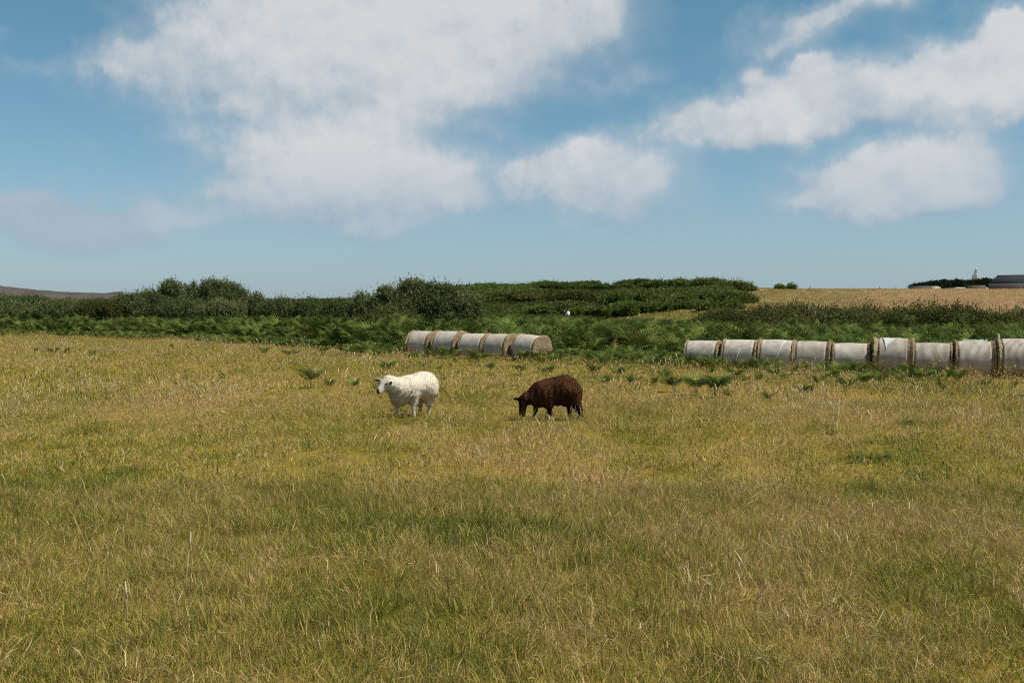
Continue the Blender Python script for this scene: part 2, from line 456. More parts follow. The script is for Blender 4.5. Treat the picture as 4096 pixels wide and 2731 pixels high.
# far heath hill on the left skyline
def heath():
    m, nt = mat('heath'); n = N(nt); p = n.pos()
    st = n.vmath('MULTIPLY', p, (1, .35, 4.)).outputs[0]
    f = n.noise(st, .012, 5, .7)
    n.out(n.ramp(f, [(.3, (.058, .048, .045)), (.5, (.086, .070, .066)), (.66, (.115, .093, .082)), (.74, (.20, .165, .12))]), .95, spec=.05, bump=n.noise(p, .08, 4, .7), bumpd=3.)
    return m
us = np.linspace(-330, 135, 120); ds = np.linspace(900, 1900, 30)
HV = []
prof_u = [-330, -100, 0, 30, 60, 90, 107, 113, 119, 124, 129, 135]; prof_v = [274, 281, 286, 289.5, 291.8, 293.0, 293.2, 292.2, 291.8, 293.2, 296.5, 301]
for d in ds:
    k = (d-900)/1000
    for u in us:
        cz = (EYE-np.interp(u, prof_u, prof_v))/F*1500
        cz += .9*(float(fbm(u*.16, d*.006, 4))-.45)*2
        s = math.sin(math.pi*min(max(k, 0), 1)*.84)
        HV.append(((u-512)/F*d*1.0, d, H+cz*s*(1.0 if d < 1500 else 1.0)-14*(1-s)))
nu, ndd = len(us), len(ds)
HQ = [(i*nu+j, i*nu+j+1, (i+1)*nu+j+1, (i+1)*nu+j) for i in range(ndd-1) for j in range(nu-1)]
obj('hill', mesh_np('hill', HV, HQ, None, [heath()], smooth=True), kind='structure')

# ------------------------------------------------------------------ bracken
def frond(rs, H0, yaw, out, detail):
    """one arching fern frond: returns verts, tris"""
    V = []; T = []
    n = 16 if detail else 9
    ts = np.linspace(0, 1, n)
    dirv = np.array([math.cos(yaw), math.sin(yaw), 0]); sidev = np.array([-math.sin(yaw), math.cos(yaw), 0])
    hz = H0*(1.25*ts-.62*ts**2.4*(.6+.5*out))
    rr = H0*out*(.15*ts+.95*ts**2)
    tw = rs.normal(0, .2)
    P = rr[:, None]*dirv+np.stack([0*ts, 0*ts, hz], 1)+(tw*ts**2*H0*.3)[:, None]*sidev
    D = np.gradient(P, axis=0); D /= np.linalg.norm(D, axis=1)[:, None]
    roll = rs.normal(0, .45)
    for i in range(n):
        t = ts[i]
        if i < n-1:
            w = .011*(1-.7*t); b = len(V)
            V += [P[i]-sidev*w, P[i]+sidev*w, P[i+1]]; T.append((b, b+1, b+2))
        if t < .30: continue
        L = H0*.34*min(1, (t-.22)*5)*(1.04-t)**.75*(.85+.3*rs.random())
        for sgn in (-1, 1):
            sd = sgn*sidev*math.cos(roll)+np.cross(D[i], sidev)*math.sin(roll)*sgn
            dd = sd*.86+D[i]*.5+np.array([0, 0, -.20-.2*rs.random()])
            dd /= np.linalg.norm(dd)
            nrm = D[i]
            if detail:
                m = 5
                for k in range(m):
                    s = (k+.2)/m; c = P[i]+dd*L*s+np.array([0, 0, -.10*L*s*s])
                    wl = L*.24*(1-.75*s)
                    b = len(V)
                    V += [c-nrm*wl, c+nrm*wl*.9, c+dd*L/m*1.25]; T.append((b, b+1, b+2))
            else:
                wl = L*.22; b = len(V)
                V += [P[i]-nrm*wl*.7, P[i]+nrm*wl*.7, P[i]+dd*L]; T.append((b, b+1, b+2))
    return np.array(V), np.array(T)
def fern_mesh(name, rs, nf, H0, detail, m, upright=False):
    Vs = []; Ts = []; Rr = []; c = 0
    for k in range(nf):
        yaw = 6.283*k/nf+rs.normal(0, .4)
        V, T = frond(rs, H0*(.7+.4*rs.random()), yaw, (.35 if upright else .55)+.45*rs.random(), detail)
        V = V+np.array([rs.normal(0, .05), rs.normal(0, .05), 0])*H0
        Vs.append(V); Ts.append(T+c); c += len(V); Rr.append(np.clip(np.full(len(V), rs.random())+rs.normal(0, .05, len(V)), 0, 1))
    return mesh_np(name, np.concatenate(Vs), None, np.concatenate(Ts), [m], {'r': np.concatenate(Rr)})
rs = np.random.default_rng(21)
fern_hi = [proto(fern_mesh('fern', rs, 8, 1., True, M['bracken'])) for _ in range(6)]
fern_lo = [proto(fern_mesh('fern_low', rs, 9, 1., False, M['bracken'])) for _ in range(6)]
fern_far = [proto(fern_mesh('fern_far', rs, 9, 1., False, M['bracken_far'])) for _ in range(5)]

def put_ferns(name, x, y, hgt, wid, protos, rs, label, tilt=.12):
    n = len(x); z = terrain(x, y)
    rot = np.stack([rs.normal(0, tilt, n), rs.normal(0, tilt, n), rs.random(n)*6.283], 1)
    scl = np.stack([wid, wid, hgt], 1)
    return scatter(name, np.stack([x, y, z-.03], 1), rot, scl, rs.integers(0, len(protos), n), protos, kind='stuff', label=label, cat='bracken')
# near bank
n = 60000; y = 33+70*rs.random(n); x = (rs.random(n)-.5)*2*62
u = ucol(x, y); e = edge(x, y)+1.6*(fbm(x*.25, y*.25, 3)-.5)
back = np.interp(u, [-100, 0, 350, 480, 560, 720, 800, 1100], [18, 16, 20, 45, 60, 45, 30, 26])
k = in_view(x, y, 4) & (y > e+.5) & (y < e+back) & (rs.random(n) < np.interp(y, [33, 50, 100], [.58, .55, .52]))
x, y, e = x[k], y[k], e[k]; n = len(x)
ramp = sstep(0, 2.2, y-e)
hg = (.66+.52*ramp)*(.62+.75*fbm(x*.42+3, y*.42, 3)+.55*(rs.random(n)-.5))*1.22*np.interp(ucol(x, y), [0, 200, 500, 700, 1024], [1.08, 1.02, .95, .95, .95])
put_ferns('bracken', x, y, hg, hg*np.interp(y, [40, 75], [.92, .72]), fern_hi, rs, 'tall dense green bracken bank behind the hay bales', .2)
print('bank ferns', n)
# fringe in front of the bank and round the bales
n = 70000; y = 27+52*rs.random(n); x = (rs.random(n)-.5)*2*46
e = edge(x, y); u = ucol(x, y)
depth = np.interp(u, [0, 150, 350, 420, 560, 620, 700, 1024], [9, 11, 8, 4.5, 5, 5, 7.0, 8.0])
t = (e-y)/depth
prob = np.clip(1-t, 0, 1)**1.05*(fbm(x*.35+11, y*.3, 3) > np.where(u > 560, .27, .33)+.17*np.clip(t, 0, 1))
k = in_view(x, y, 3) & (t > -.1) & (t < 1) & (rs.random(n) < prob)
# keep clear of the bales themselves
def bale_line_dist(x, y):
    r = np.full(len(x), 9.)
    for a, b in (((7.0, 36.2), (16.4, 32.4)), ((-4.0, 41.2), (.6, 38.8))):
        a = np.array(a); b = np.array(b); d = b-a; tt = np.clip(((x-a[0])*d[0]+(y-a[1])*d[1])/(d@d), 0, 1)
        r = np.minimum(r, np.hypot(x-a[0]-tt*d[0], y-a[1]-tt*d[1]))
    return r
k &= bale_line_dist(x, y) > .68
x, y = x[k], y[k]; n = len(x)
hg = .30+.36*rs.random(n)
put_ferns('bracken', x, y, hg*1.2, hg*.95, fern_hi, rs, 'low straggling bracken fringe around the foot of the bales')
print('fringe', n)
# hillside
n = 60000; y = 58+205*rs.random(n)**.8; x = (rs.random(n)-.5)*2*.57*y
u = ucol(x, y); e = edge(x, y)
k = (y > e+12) & (dry_mask(x, y) < .5) & (clear_mask(x, y) < .4) & (u > -20) & (rs.random(n) < np.interp(y, [58, 120, 260], [.55, .5, .42]))
x, y, u = x[k], y[k], u[k]; n = len(x)
hg = (.80+.5*fbm(x*.05, y*.05, 3))*np.interp(u, [690, 760], [1, .78])*np.interp(y, [60, 260], [.95, 1.2]); wd = hg*np.interp(y, [60, 260], [1.15, 1.9])
put_ferns('bracken', x, y, hg, wd, fern_far, rs, 'bracken covering the hillside beyond the bank')
print('hill ferns', n)
# dry grass tufts on the tan field and clearing
def tufts(rs): return clump('tuft', M['straw_grass'], 90, 1.0, .2, .55, .05, .4, rs)
tf = [tufts(rs) for _ in range(4)]; tfg = [clump('green_tuft', G, 90, 1.0, .2, .5, .05, .45, rs) for _ in range(4)]
n = 26000; y = 86+172*rs.random(n); x = (rs.random(n)-.5)*2*.57*y; u = ucol(x, y)
d = dry_mask(x, y); c = clear_mask(x, y)
green = (rs.random(n) < .62*sstep(930, 800, u+90*(fbm(x*.03+3, y*.03, 3)-.5))) | (c > .4)
k = ((d > .5) | (c > .4)) & (x < .55*y)
for nm, kk, pr, lb in (('dry_grass', k & ~green, tf, 'bleached tan hay grass of the upper right field'), ('grass', k & green, tfg, 'yellow green rough grass on the far slope and clearing')):
    xx, yy = x[kk], y[kk]; m_ = len(xx)
    s = .7+.6*rs.random(m_)
    scatter(nm, np.stack([xx, yy, terrain(xx, yy)-.03], 1), np.stack([0*xx, 0*xx, rs.random(m_)*6.28], 1), np.stack([s, s, s*.9], 1), rs.integers(0, 4, m_), pr, kind='stuff', label=lb, cat='grass')

# single ferns standing in the pasture, each a thing
fern_meshes = [fern_mesh('bracken_plant', rs, 7, 1., True, M['bracken'], upright=True) for _ in range(3)]+[fern_mesh('bracken_plant', rs, 13, 1., True, M['bracken']) for _ in range(3)]
FG = 'single bracken plants in the pasture'
L_R = 'small green bracken plant in the grass in front of the right bale row'
L_L = 'small dark bracken sprig in the far left grass below the bracken bank'
L_M = 'small green bracken sprig in the grass between the white sheep and the left bales'
ferns = [  # photo px (4096 frame) of the foot, height m, label, bushy
 (1238, 1552, .42, 'broad dark bracken clump in the grass left of the white sheep', 1),
 (1318, 1566, .27, 'narrow upright fern between the broad clump and the white sheep', 0),
 (1418, 1566, .30, 'small bracken plant nearest the white sheep on its left', 0),
 (1553, 1497, .38, 'dark bracken plant just behind the head of the white sheep', 1),
 (1690, 1487, .30, 'bracken sprig showing above the back of the white sheep', 0),
 (1750, 1498, .30, 'bracken sprig behind the rump of the white sheep', 0),
 (1776, 1540, .24, 'little fern in the grass right of the rump of the white sheep', 0),
 (1905, 1462, .5, 'tall loose bracken clump in front of the left bale row', 1),
 (2185, 1512, .34, 'bracken clump above the back of the brown sheep', 1),
 (2370, 1508, .34, 'wide bracken patch behind the rump of the brown sheep', 1),
 (2412, 1550, .28, 'dark low fern right of the rump of the brown sheep', 1),
 (2530, 1560, .36, 'upright green fern in the gap right of the brown sheep', 0),
 (2612, 1553, .28, L_R, 0), (2665, 1540, .36, L_R, 0), (2470, 1515, .34, L_R, 1), (2500, 1508, .32, L_R, 0),
 (2700, 1568, .34, 'left one of the two big bracken clumps right of the brown sheep', 1),
 (2785, 1580, .42, 'right one of the two big bracken clumps right of the brown sheep', 1),
 (2865, 1592, .46, 'tall leaning bracken clump below the third bale of the right row', 1),
 (2900, 1606, .26, 'small dark fern at the foot of the tall leaning bracken clump', 0),
 (2845, 1510, .3, L_R, 0), (2940, 1520, .32, L_R, 1), (2975, 1541, .26, L_R, 0), (3032, 1545, .36, L_R, 0), (3145, 1540, .34, L_R, 0),
 (3100, 1515, .32, L_R, 1), (3180, 1500, .34, L_R, 1), (3275, 1552, .30, L_R, 0), (3335, 1530, .34, L_R, 1), (3300, 1510, .36, L_R, 1),
 (3220, 1592, .26, 'faint low bracken patch in the pale grass below the middle of the right bale row', 1), (3070, 1612, .2, 'tiny fern in the open pale grass right of the tall leaning clump', 0),
 (3380, 1565, .32, L_R, 1), (3450, 1552, .36, L_R, 1), (3520, 1545, .34, L_R, 1), (3600, 1540, .32, L_R, 0), (3700, 1530, .34, L_R, 1),
 (3766, 1577, .28, L_R, 0), (3840, 1525, .34, L_R, 1), (3950, 1565, .28, L_R, 0), (4060, 1570, .26, 'small fern at the right edge of the photo below the last bale', 0),
 (215, 1424, .36, L_L, 1), (262, 1428, .36, L_L, 0), (370, 1437, .36, 'isolated dark fern in the open grass at far left', 0), (140, 1416, .3, L_L, 0), (690, 1405, .36, L_L, 0),
 (1060, 1430, .4, L_L, 0), (1150, 1428, .32, L_L, 1), (1185, 1432, .34, L_L, 1), (1290, 1418, .34, L_M, 1), (1400, 1425, .34, L_M, 1),
 (890, 1533, .26, 'faint blue green fern alone in the middle of the left field', 0),
 (1500, 1440, .4, L_M, 1), (1820, 1470, .32, L_M, 0), (1960, 1490, .3, L_M, 1), (2080, 1500, .3, 'low fern between the two sheep and the left bales', 1),
]
for k_, (a, b, h_, lb, bushy) in enumerate(ferns):
    x0, y0 = ground_hit(a/4, b/4)
    me = fern_meshes[(3 if bushy else 0)+k_ % 3]
    w = h_*(1.35 if bushy else 1.0)*1.3
    obj('bracken_plant', me, loc=(x0, y0, tz(x0, y0)), rot=(random.gauss(0, .08), random.gauss(0, .08), random.random()*6.28), scale=(w, w, h_*1.7), label=lb, cat='fern', group=FG)

# dark broad-leaved weeds flat in the right pasture
def weed_mesh(rs, m):
    Vs = []; Ts = []; Rr = []; c = 0
    for k in range(22):
        yaw = rs.random()*6.283; L = .18+.2*rs.random(); el = .15+.7*rs.random(); w = .025+.02*rs.random()
        d = np.array([math.cos(yaw)*math.cos(el), math.sin(yaw)*math.cos(el), math.sin(el)]); s = np.array([-math.sin(yaw), math.cos(yaw), 0])
        b = np.array([rs.normal(0, .12), rs.normal(0, .05), 0])
        V = [b, b+d*L*.5-s*w, b+d*L*.5+s*w, b+d*L+np.array([0, 0, -.05])]
        Vs.append(V); Ts += [(c, c+1, c+2), (c+1, c+3, c+2)]; c += 4; Rr += [rs.random()]*4
    return mesh_np('weed', np.concatenate(Vs), None, Ts, [m], {'r': Rr})
wm = [weed_mesh(rs, M['gorse']) for _ in range(3)]
for k_, (a, b, s, lb) in enumerate([(3660, 1697, 1.5, 'wide dark weed patch low in the grass at far right below the bales'), (3500, 1848, 1.2, 'dark green weed tuft alone in the lower right grass'),
     (3680, 1805, .7, 'small dark weed up and right of the lone weed tuft'), (3328, 1735, .9, 'grey green weed in the grass below the fourth bale of the right row'), (3690, 1910, .9, 'low dark weed nearest the bottom right of the field')]):
    x0, y0 = ground_hit(a/4, b/4)
    obj('weed_plant', wm[k_ % 3], loc=(x0, y0, tz(x0, y0)), rot=(0, 0, random.random()), scale=(s*.72, s*.6, s*.5), label=lb, cat='weed', group='dark weeds in the right pasture')

# ------------------------------------------------------------------ hay bales
def hay_mat():
    m, nt = mat('hay'); n = N(nt); c = n.objco()
    f = n.noise(c, 26, 5, .8); g = n.noise(c, 5, 3, .6)
    s = n.math('ADD', n.math('MULTIPLY', f, .7), n.math('MULTIPLY', g, .4))
    n.out(n.ramp(s, [(.34, (.09, .06, .033)), (.48, (.25, .175, .10)), (.60, (.38, .28, .165)), (.75, (.50, .385, .25))]), .9, bump=f, bumpd=.05, bumps=1., spec=.1)
    return m
def net_mat():
    m, nt = mat('net_wrap'); n = N(nt); c = n.objco()
    wv = n.n('ShaderNodeTexWave', wave_type='BANDS', bands_direction='X', wave_profile='SIN'); n.l(c, wv.inputs['Vector'])
    wv.inputs['Scale'].default_value = 9.5; wv.inputs['Distortion'].default_value = .5; wv.inputs['Detail'].default_value = 2; wv.inputs['Detail Scale'].default_value = 1.2
    f = n.noise(c, 42, 4, .75); g = n.noise(n.vmath('MULTIPLY', c, (1.6, 1, 1)).outputs[0], 2.2, 3, .6)
    s = n.math('ADD', n.math('MULTIPLY', n.math('ADD', wv.outputs[0], -.5), .30), n.math('MULTIPLY', f, .75))
    s = n.math('ADD', s, n.math('MULTIPLY', n.math('SUBTRACT', g, .5), .5))
    ir = n.n('ShaderNodeObjectInfo').outputs['Random']
    s = n.math('ADD', s, n.math('MULTIPLY', n.math('SUBTRACT', ir, .5), .12))
    n.out(n.ramp(s, [(.10, (.14, .105, .075)), (.34, (.36, .305, .25)), (.58, (.58, .525, .46)), (.8, (.76, .72, .655))]), .75, bump=wv.outputs[0], bumpd=.012, spec=.05)
    return m
M['hay'] = hay_mat(); M['net'] = net_mat()
M['white_net'] = simple('loose_net', (.62, .66, .63), (.78, .8, .78), 12, .6)
def sheer():
    m, nt = mat('sheer_net'); n = N(nt); c = n.objco()
    d = n.n('ShaderNodeBsdfDiffuse'); d.inputs['Color'].default_value = (.62, .62, .59, 1)
    t = n.n('ShaderNodeBsdfTransparent'); k = n.n('ShaderNodeMixShader'); n.l(n.rng(n.noise(c, 60, 3, .7), .38, .62, .35, .95), k.inputs[0])
    n.l(t.outputs[0], k.inputs[1]); n.l(d.outputs[0], k.inputs[2]); n.l(k.outputs[0], n.n('ShaderNodeOutputMaterial').inputs[0])
    return m
M['sheer'] = sheer()
def straw_mat():
    m, nt = mat('straw'); n = N(nt); r = n.attr('r').outputs['Fac']
    n.out(n.ramp(r, [(0, (.16, .11, .065)), (.5, (.34, .25, .15)), (1, (.52, .41, .27))]), .85, trans=.15)
    return m
M['straw'] = straw_mat()
def build_bale(name, rs, D=1.2, L=1.2, wrap=(-.46, .44), label=None, group=None, flap=False, loose=False, loc=(0, 0, 0), rot=(0, 0, 0)):
    root = obj(name, None, loc=loc, rot=rot, label=label, cat='hay bale', group=group)
    Rr = D/2; nt_ = 72
    th = np.linspace(0, 2*np.pi, nt_, endpoint=False)
    ph = rs.random(8)*6.283
    def lump(x, th, amp):
        return amp*(np.sin(3*th+ph[0]+2*x)+.7*np.sin(5*th+ph[1]-3*x)+.5*np.sin(9*th+ph[2]+7*x)+.6*np.sin(2*th+ph[3])*np.cos(6*x+ph[4]))/2
    def ring(x, r, la):
        rr = r*(1+lump(x, th, la)); yy = rr*np.cos(th); zz = rr*np.sin(th)
        zz = np.where(zz < -.50*D*.94, -.50*D*.94+(zz+.5*D*.94)*.2, zz)+D*.47
        return np.stack([np.full(nt_, x)+(0), yy, zz], 1)
    # hay core: bulging shoulders outside the net
    xs = np.array([-.51, -.51, -.507, -.502, -.488, -.468, -.445, -.2, 0, .2, .44, .465, .488, .502, .507, .51, .51])*L
    rk = np.array([.02, .45, .82, .96, 1.035, 1.045, .955, .945, .94, .945, .955, 1.045, 1.035, .96, .82, .45, .02])*Rr
    V = np.concatenate([ring(x, r, .016) for x, r in zip(xs, rk)])
    V[:, 0] += rs.normal(0, .012, len(V)); V[:, 1:] += rs.normal(0, .005, (len(V), 2))
    n_ = len(xs); Q = [(i*nt_+j, (i+1)*nt_+j, (i+1)*nt_+(j+1) % nt_, i*nt_+(j+1) % nt_) for i in range(n_-1) for j in range(nt_)]
    obj('hay_core', mesh_np('hay_core', V, Q, None, [M['hay']], smooth=True), root)
    # net wrap with turned-in edges
    w0, w1 = wrap[0]*L, wrap[1]*L
    xw = np.concatenate([[w0+.004], np.linspace(w0, w1, 18), [w1-.004]])
    rw = Rr*(.992+.010*np.cos(np.linspace(-2.6, 2.6, 20))); rw[0] -= .05; rw[-1] -= .05
    V = np.concatenate([ring(x, r, .010) for x, r in zip(xw, rw)])
    edge_n = rs.normal(0, .005, nt_); V[:nt_*2, 0] += np.tile(edge_n, 2); V[-nt_*2:, 0] += np.tile(edge_n[::-1], 2)
    n_ = len(xw); Q = [(i*nt_+j, (i+1)*nt_+j, (i+1)*nt_+(j+1) % nt_, i*nt_+(j+1) % nt_) for i in range(n_-1) for j in range(nt_)]
    obj('net_wrap', mesh_np('net_wrap', V, Q, None, [M['net']], smooth=True), root)
    # loose straws at both ends
    m = 1500; sg = rs.choice([-1, 1], m); face = rs.random(m) < .55
    q = Rr*np.sqrt(rs.random(m)); q = np.where(face, q, Rr*(1.0+.02*rs.random(m))); a = rs.random(m)*6.283
    xx = np.where(face, .5*L+.01, L*(.455+.045*rs.random(m)))*sg
    b = np.stack([xx, q*np.cos(a), np.maximum(q*np.sin(a), -.5*D*.9)+D*.47], 1)
    nrm = np.where(face[:, None], np.stack([sg, 0*a, 0*a], 1), np.stack([0*a, np.cos(a), np.sin(a)], 1))
    d = nrm*.35+rs.normal(0, 1, (m, 3))*.75+np.array([0, 0, -.35]); d /= np.linalg.norm(d, axis=1)[:, None]
    s = rs.normal(0, 1, (m, 3)); s /= np.linalg.norm(s, axis=1)[:, None]
    Ls = (.03+.06*rs.random(m))[:, None]; w = (.003+.004*rs.random(m))[:, None]
    V = np.stack([b-s*w, b+s*w, b+d*Ls+s*w*.3, b+d*Ls-s*w*.3], 1).reshape(-1, 3); k = np.arange(m)*4
    obj('loose_straw', mesh_np('loose_straw', V, np.stack([k, k+1, k+2, k+3], 1), None, [M['straw']], {'r': np.repeat(rs.random(m), 4)}), root)
    if flap:      # torn triangle of white netting hanging over the camera side
        mb = MB(); g = 9
        P = []
        for i in range(g):
            for j in range(g):
                s_, t_ = i/(g-1), j/(g-1)
                xloc = -.33+(.52)*s_*(1-.0*t_)-.10*t_*(s_-.3)
                xloc = (-.36+.55*s_)*(1-t_)+(-.23)*t_
                ang = R(103+46*t_+6*s_*t_+5*math.sin(4*s_))    # from top over the front (-y)
                rr = Rr*1.012+.012*math.sin(7*s_+3*t_)+.012
                P.append((xloc, rr*math.cos(ang), rr*math.sin(ang)+D*.47))
        Qf = [(i*g+j, i*g+j+1, (i+1)*g+j+1, (i+1)*g+j) for i in range(g-1) for j in range(g-1)]
        fo = obj('net_flap', mesh_np('net_flap', P, Qf, None, [M['sheer']], smooth=True), root)
        fo.modifiers.new('cloth_thickness', 'SOLIDIFY').thickness = .006
        fo['label'] = 'torn white triangle of netting hanging down the front'
    if loose:     # frayed tuft of netting on the crown
        mb = MB(); mb.tube([(-.36, 0, D*.965), (0, .02, D*.97), (.38, 0, D*.965)], .006, 5)
        for k in range(70):
            x0 = rs.uniform(-.34, .36); a0 = R(90+rs.normal(0, 9)); p = np.array([x0, Rr*math.cos(a0), Rr*math.sin(a0)+D*.47-.005])
            q_ = p+np.array([rs.normal(0, .07), rs.normal(0, .06), .015+.055*rs.random()]); r_ = q_+np.array([rs.normal(0, .06), rs.normal(0, .05), -.03])
            mb.tube([p, q_, r_], .004, 4, cap=False)
        obj('frayed_net', mb.mesh('frayed_net', M['white_net']), root)
    return root

rs = np.random.default_rng(33)
A0, A1 = np.array([(2815-2048)/4/F*36.2, 36.2]), np.array([(4065-2048)/4/F*32.4, 32.4])
RU = [2815, 2965, 3108, 3250, 3408, 3572, 3728, 3900, 4068]
RTOP = [1361, 1357, 1357, 1363, 1371, 1350, 1370, 1363, 1353]
RLAB = ['first wrapped hay bale at the left end of the right row, bracken behind it',
        'second bale of the right row with a net thread hanging down its front',
        'third bale of the right row with a pale diagonal fold in its net',
        'fourth bale of the right row, evenly ribbed net wrap',
        'fifth bale of the right row, low and half tucked beside the tallest bale',
        'tallest bale of the right row with a torn white net flap',
        'seventh bale of the right row, low bale just right of the tallest one',
        'eighth bale of the right row with frayed white netting on top',
        'last bale of the right row, cut by the right edge of the photo']
ang = math.atan2(A1[1]-A0[1], A1[0]-A0[0])
for i, (u4, tp) in enumerate(zip(RU, RTOP)):
    # walk along the row line to the photographed column
    d0 = A1-A0; t = (u4/4-512)/F
    s = (t*A0[1]-A0[0])/(d0[0]-t*d0[1]); p = A0+d0*s
    D = 1.2 if i != 5 else 1.3
    topz = H-(tp/4-EYE)/F*(p[1]); Lb = 1.2 if i not in (5,) else 1.25
    base = topz-D*.965
    g = tz(p[0], p[1])
    D = min(max((topz-(g-.06))/.965, .98), 1.30); base = topz-D*.965
    b = build_bale('hay_bale', rs, D, Lb+.03, wrap=(-.452+.07*rs.random()**2, .447-.08*rs.random()**1.5) if i != 5 else (-.36, .34), label=RLAB[i], group='net wrapped hay bales in the right row',
                   flap=(i == 5), loose=(i == 7), loc=(p[0], p[1], base), rot=(rs.normal(0, .015), rs.normal(0, .012), ang+rs.normal(0, .035)))
    if i in (1, 2):   # loose net thread running down the front
        mb = MB(); pts = []
        x0, x1 = ((.06, -.08) if i == 1 else (.30, -.02))
        for k in range(14):
            q = k/13; a = R(112+ (98 if i == 2 else 80)*q) if i == 2 else R(150+55*q)
            rr = D/2*1.004+.006
            pts.append((x0+(x1-x0)*q, rr*math.cos(a), max(rr*math.sin(a), -.46*D)+D*.47))
        mb.tube(pts, .012, 5)
        obj('net_thread', mb.mesh('net_thread', M['white_net']), b)
LU = [1698, 1802, 1908, 2006, 2124]; LTOP = [1323, 1323, 1333, 1334, 1338]
LLAB = ['leftmost bale of the left row, its left side against bracken', 'second bale from the left in the left row, slightly higher than the third',
        'middle bale of the left row of five', 'fourth bale of the left row, next to the end bale',
        'end bale of the left row showing its round straw face']
B0, B1 = np.array([(1698-2048)/4/F*41.4, 41.4]), np.array([(2124-2048)/4/F*38.6, 38.6])
angL = math.atan2(B1[1]-B0[1], B1[0]-B0[0])
for i, (u4, tp) in enumerate(zip(LU, LTOP)):
    d0 = B1-B0; t = (u4/4-512)/F
    s = (t*B0[1]-B0[0])/(d0[0]-t*d0[1]); p = B0+d0*s
    topz = H-(tp/4-EYE)/F*p[1]; g = tz(p[0], p[1])
    D = min(max((topz-(g-.06))/.965, .98), 1.25)
    build_bale('hay_bale', rs, D, 1.16, wrap=(-.45+.08*rs.random()**2, .43-.10*rs.random()), label=LLAB[i], group='net wrapped hay bales in the left row',
               loc=(p[0], p[1], topz-D*.965), rot=(0, R(3.0) if i == 4 else rs.normal(0, .01), angL+(-.16 if i == 4 else rs.normal(0, .04))))
# thin white stake behind the last bale
mb = MB(); x0, d0 = px(3996/4, 33.9), 33.9
mb.tube([(0, 0, -.1), (0, 0, 1.0), (0, 0, H-(1336/4-EYE)/F*d0-tz(x0, d0))], .013, 6); 
zt = H-(1336/4-EYE)/F*d0-tz(x0, d0); mb.box((-.05, -.012, zt-.02), (.012, .012, zt+.012))
obj('marker_stake', mb.mesh('marker_stake', M['white_net']), loc=(x0, d0, tz(x0, d0)), label='thin white stake standing behind the last bale of the right row', cat='stake')

# ------------------------------------------------------------------ surface nets for bodies
def surface_net(f, lo, hi, h):
    lo = np.array(lo, float); n = np.ceil((np.array(hi)-lo)/h).astype(int)+1
    ax = [lo[i]+h*np.arange(n[i]) for i in range(3)]
    P = np.stack(np.meshgrid(*ax, indexing='ij'), -1)
    v = f(P.reshape(-1, 3)).reshape(n)
    ins = v < 0
    acc = np.zeros(tuple(n-1)+(3,)); cnt = np.zeros(tuple(n-1))
    cell = np.zeros(tuple(n-1), int)
    import itertools
    corners = list(itertools.product((0, 1), repeat=3))
    for a in range(3):
        for c in corners:
            if c[a]: continue
            c2 = list(c); c2[a] = 1
            s1 = tuple(slice(c[i], n[i]-1+c[i]) for i in range(3)); s2 = tuple(slice(c2[i], n[i]-1+c2[i]) for i in range(3))
            v1, v2 = v[s1], v[s2]; cr = (v1 < 0) != (v2 < 0)
            t = np.where(cr, v1/np.where(cr, v1-v2, 1), 0)
            p = np.zeros(acc.shape)
            for i in range(3): p[..., i] = c[i]
            p[..., a] = t
            acc += np.where(cr[..., None], p, 0); cnt += cr
    act = cnt > 0; idx = -np.ones(act.shape, int); idx[act] = np.arange(act.sum())
    base = np.stack(np.meshgrid(*[np.arange(k) for k in act.shape], indexing='ij'), -1)
    V = lo+h*(base[act]+acc[act]/cnt[act][:, None])
    Q = []
    for a in range(3):
        b, c = (a+1) % 3, (a+2) % 3
        s1 = [slice(1, n[i]-1) for i in range(3)]; s2 = list(s1); s1[a] = slice(0, n[a]-1); s2[a] = slice(1, n[a])
        i1, i2 = ins[tuple(s1)], ins[tuple(s2)]
        for flag, mk in ((True, i1 & ~i2), (False, ~i1 & i2)):
            w = np.argwhere(mk)
            if not len(w): continue
            o = np.ones(3, int); o[a] = 0; w = w+o
            def at(db, dc):
                q = w.copy(); q[:, b] -= db; q[:, c] -= dc; return idx[q[:, 0], q[:, 1], q[:, 2]]
            quad = np.stack([at(1, 1), at(0, 1), at(0, 0), at(1, 0)], 1)
            Q.append(quad if flag else quad[:, ::-1])
    return V, np.concatenate(Q)
def cone(a, b, r1, r2):
    a = np.array(a, float); b = np.array(b, float)
    def f(P):
        ba = b-a; t = np.clip(((P-a)@ba)/(ba@ba), 0, 1)
        return np.linalg.norm(P-a-t[:, None]*ba, axis=1)-(r1+(r2-r1)*t)
    return f
def ell(c, r, X=None, Zt=None):
    """ellipsoid with radii r along the axes X (forward), side, up"""
    c = np.array(c, float); X = np.array((1, 0, 0) if X is None else X, float); X /= np.linalg.norm(X)
    up = np.array((0, 0, 1.) if Zt is None else Zt, float); Yv = np.cross(up, X); Yv /= np.linalg.norm(Yv); up = np.cross(X, Yv)
    A = np.stack([X, Yv, up])
    def f(P):
        q = (P-c)@A.T; k0 = np.linalg.norm(q/r, axis=1); k1 = np.linalg.norm(q/(np.array(r)**2), axis=1)
        return k0*(k0-1)/np.maximum(k1, 1e-9)
    return f
def smin(ds, k):
    d = ds[0]
    for e in ds[1:]:
        hh = np.clip(.5+.5*(e-d)/k, 0, 1); d = e*(1-hh)+d*hh-k*hh*(1-hh)
    return d

def noise3(P, s, seed=0):
    q = P*s+seed*7.3
    return (np.sin(q[:, 0]*1.7+1.3*np.sin(q[:, 1]*2.1+q[:, 2]))*np.cos(q[:, 1]*1.9-q[:, 2]*1.3)+np.sin(q[:, 2]*2.3+1.1*np.cos(q[:, 0]*1.5)))*.5

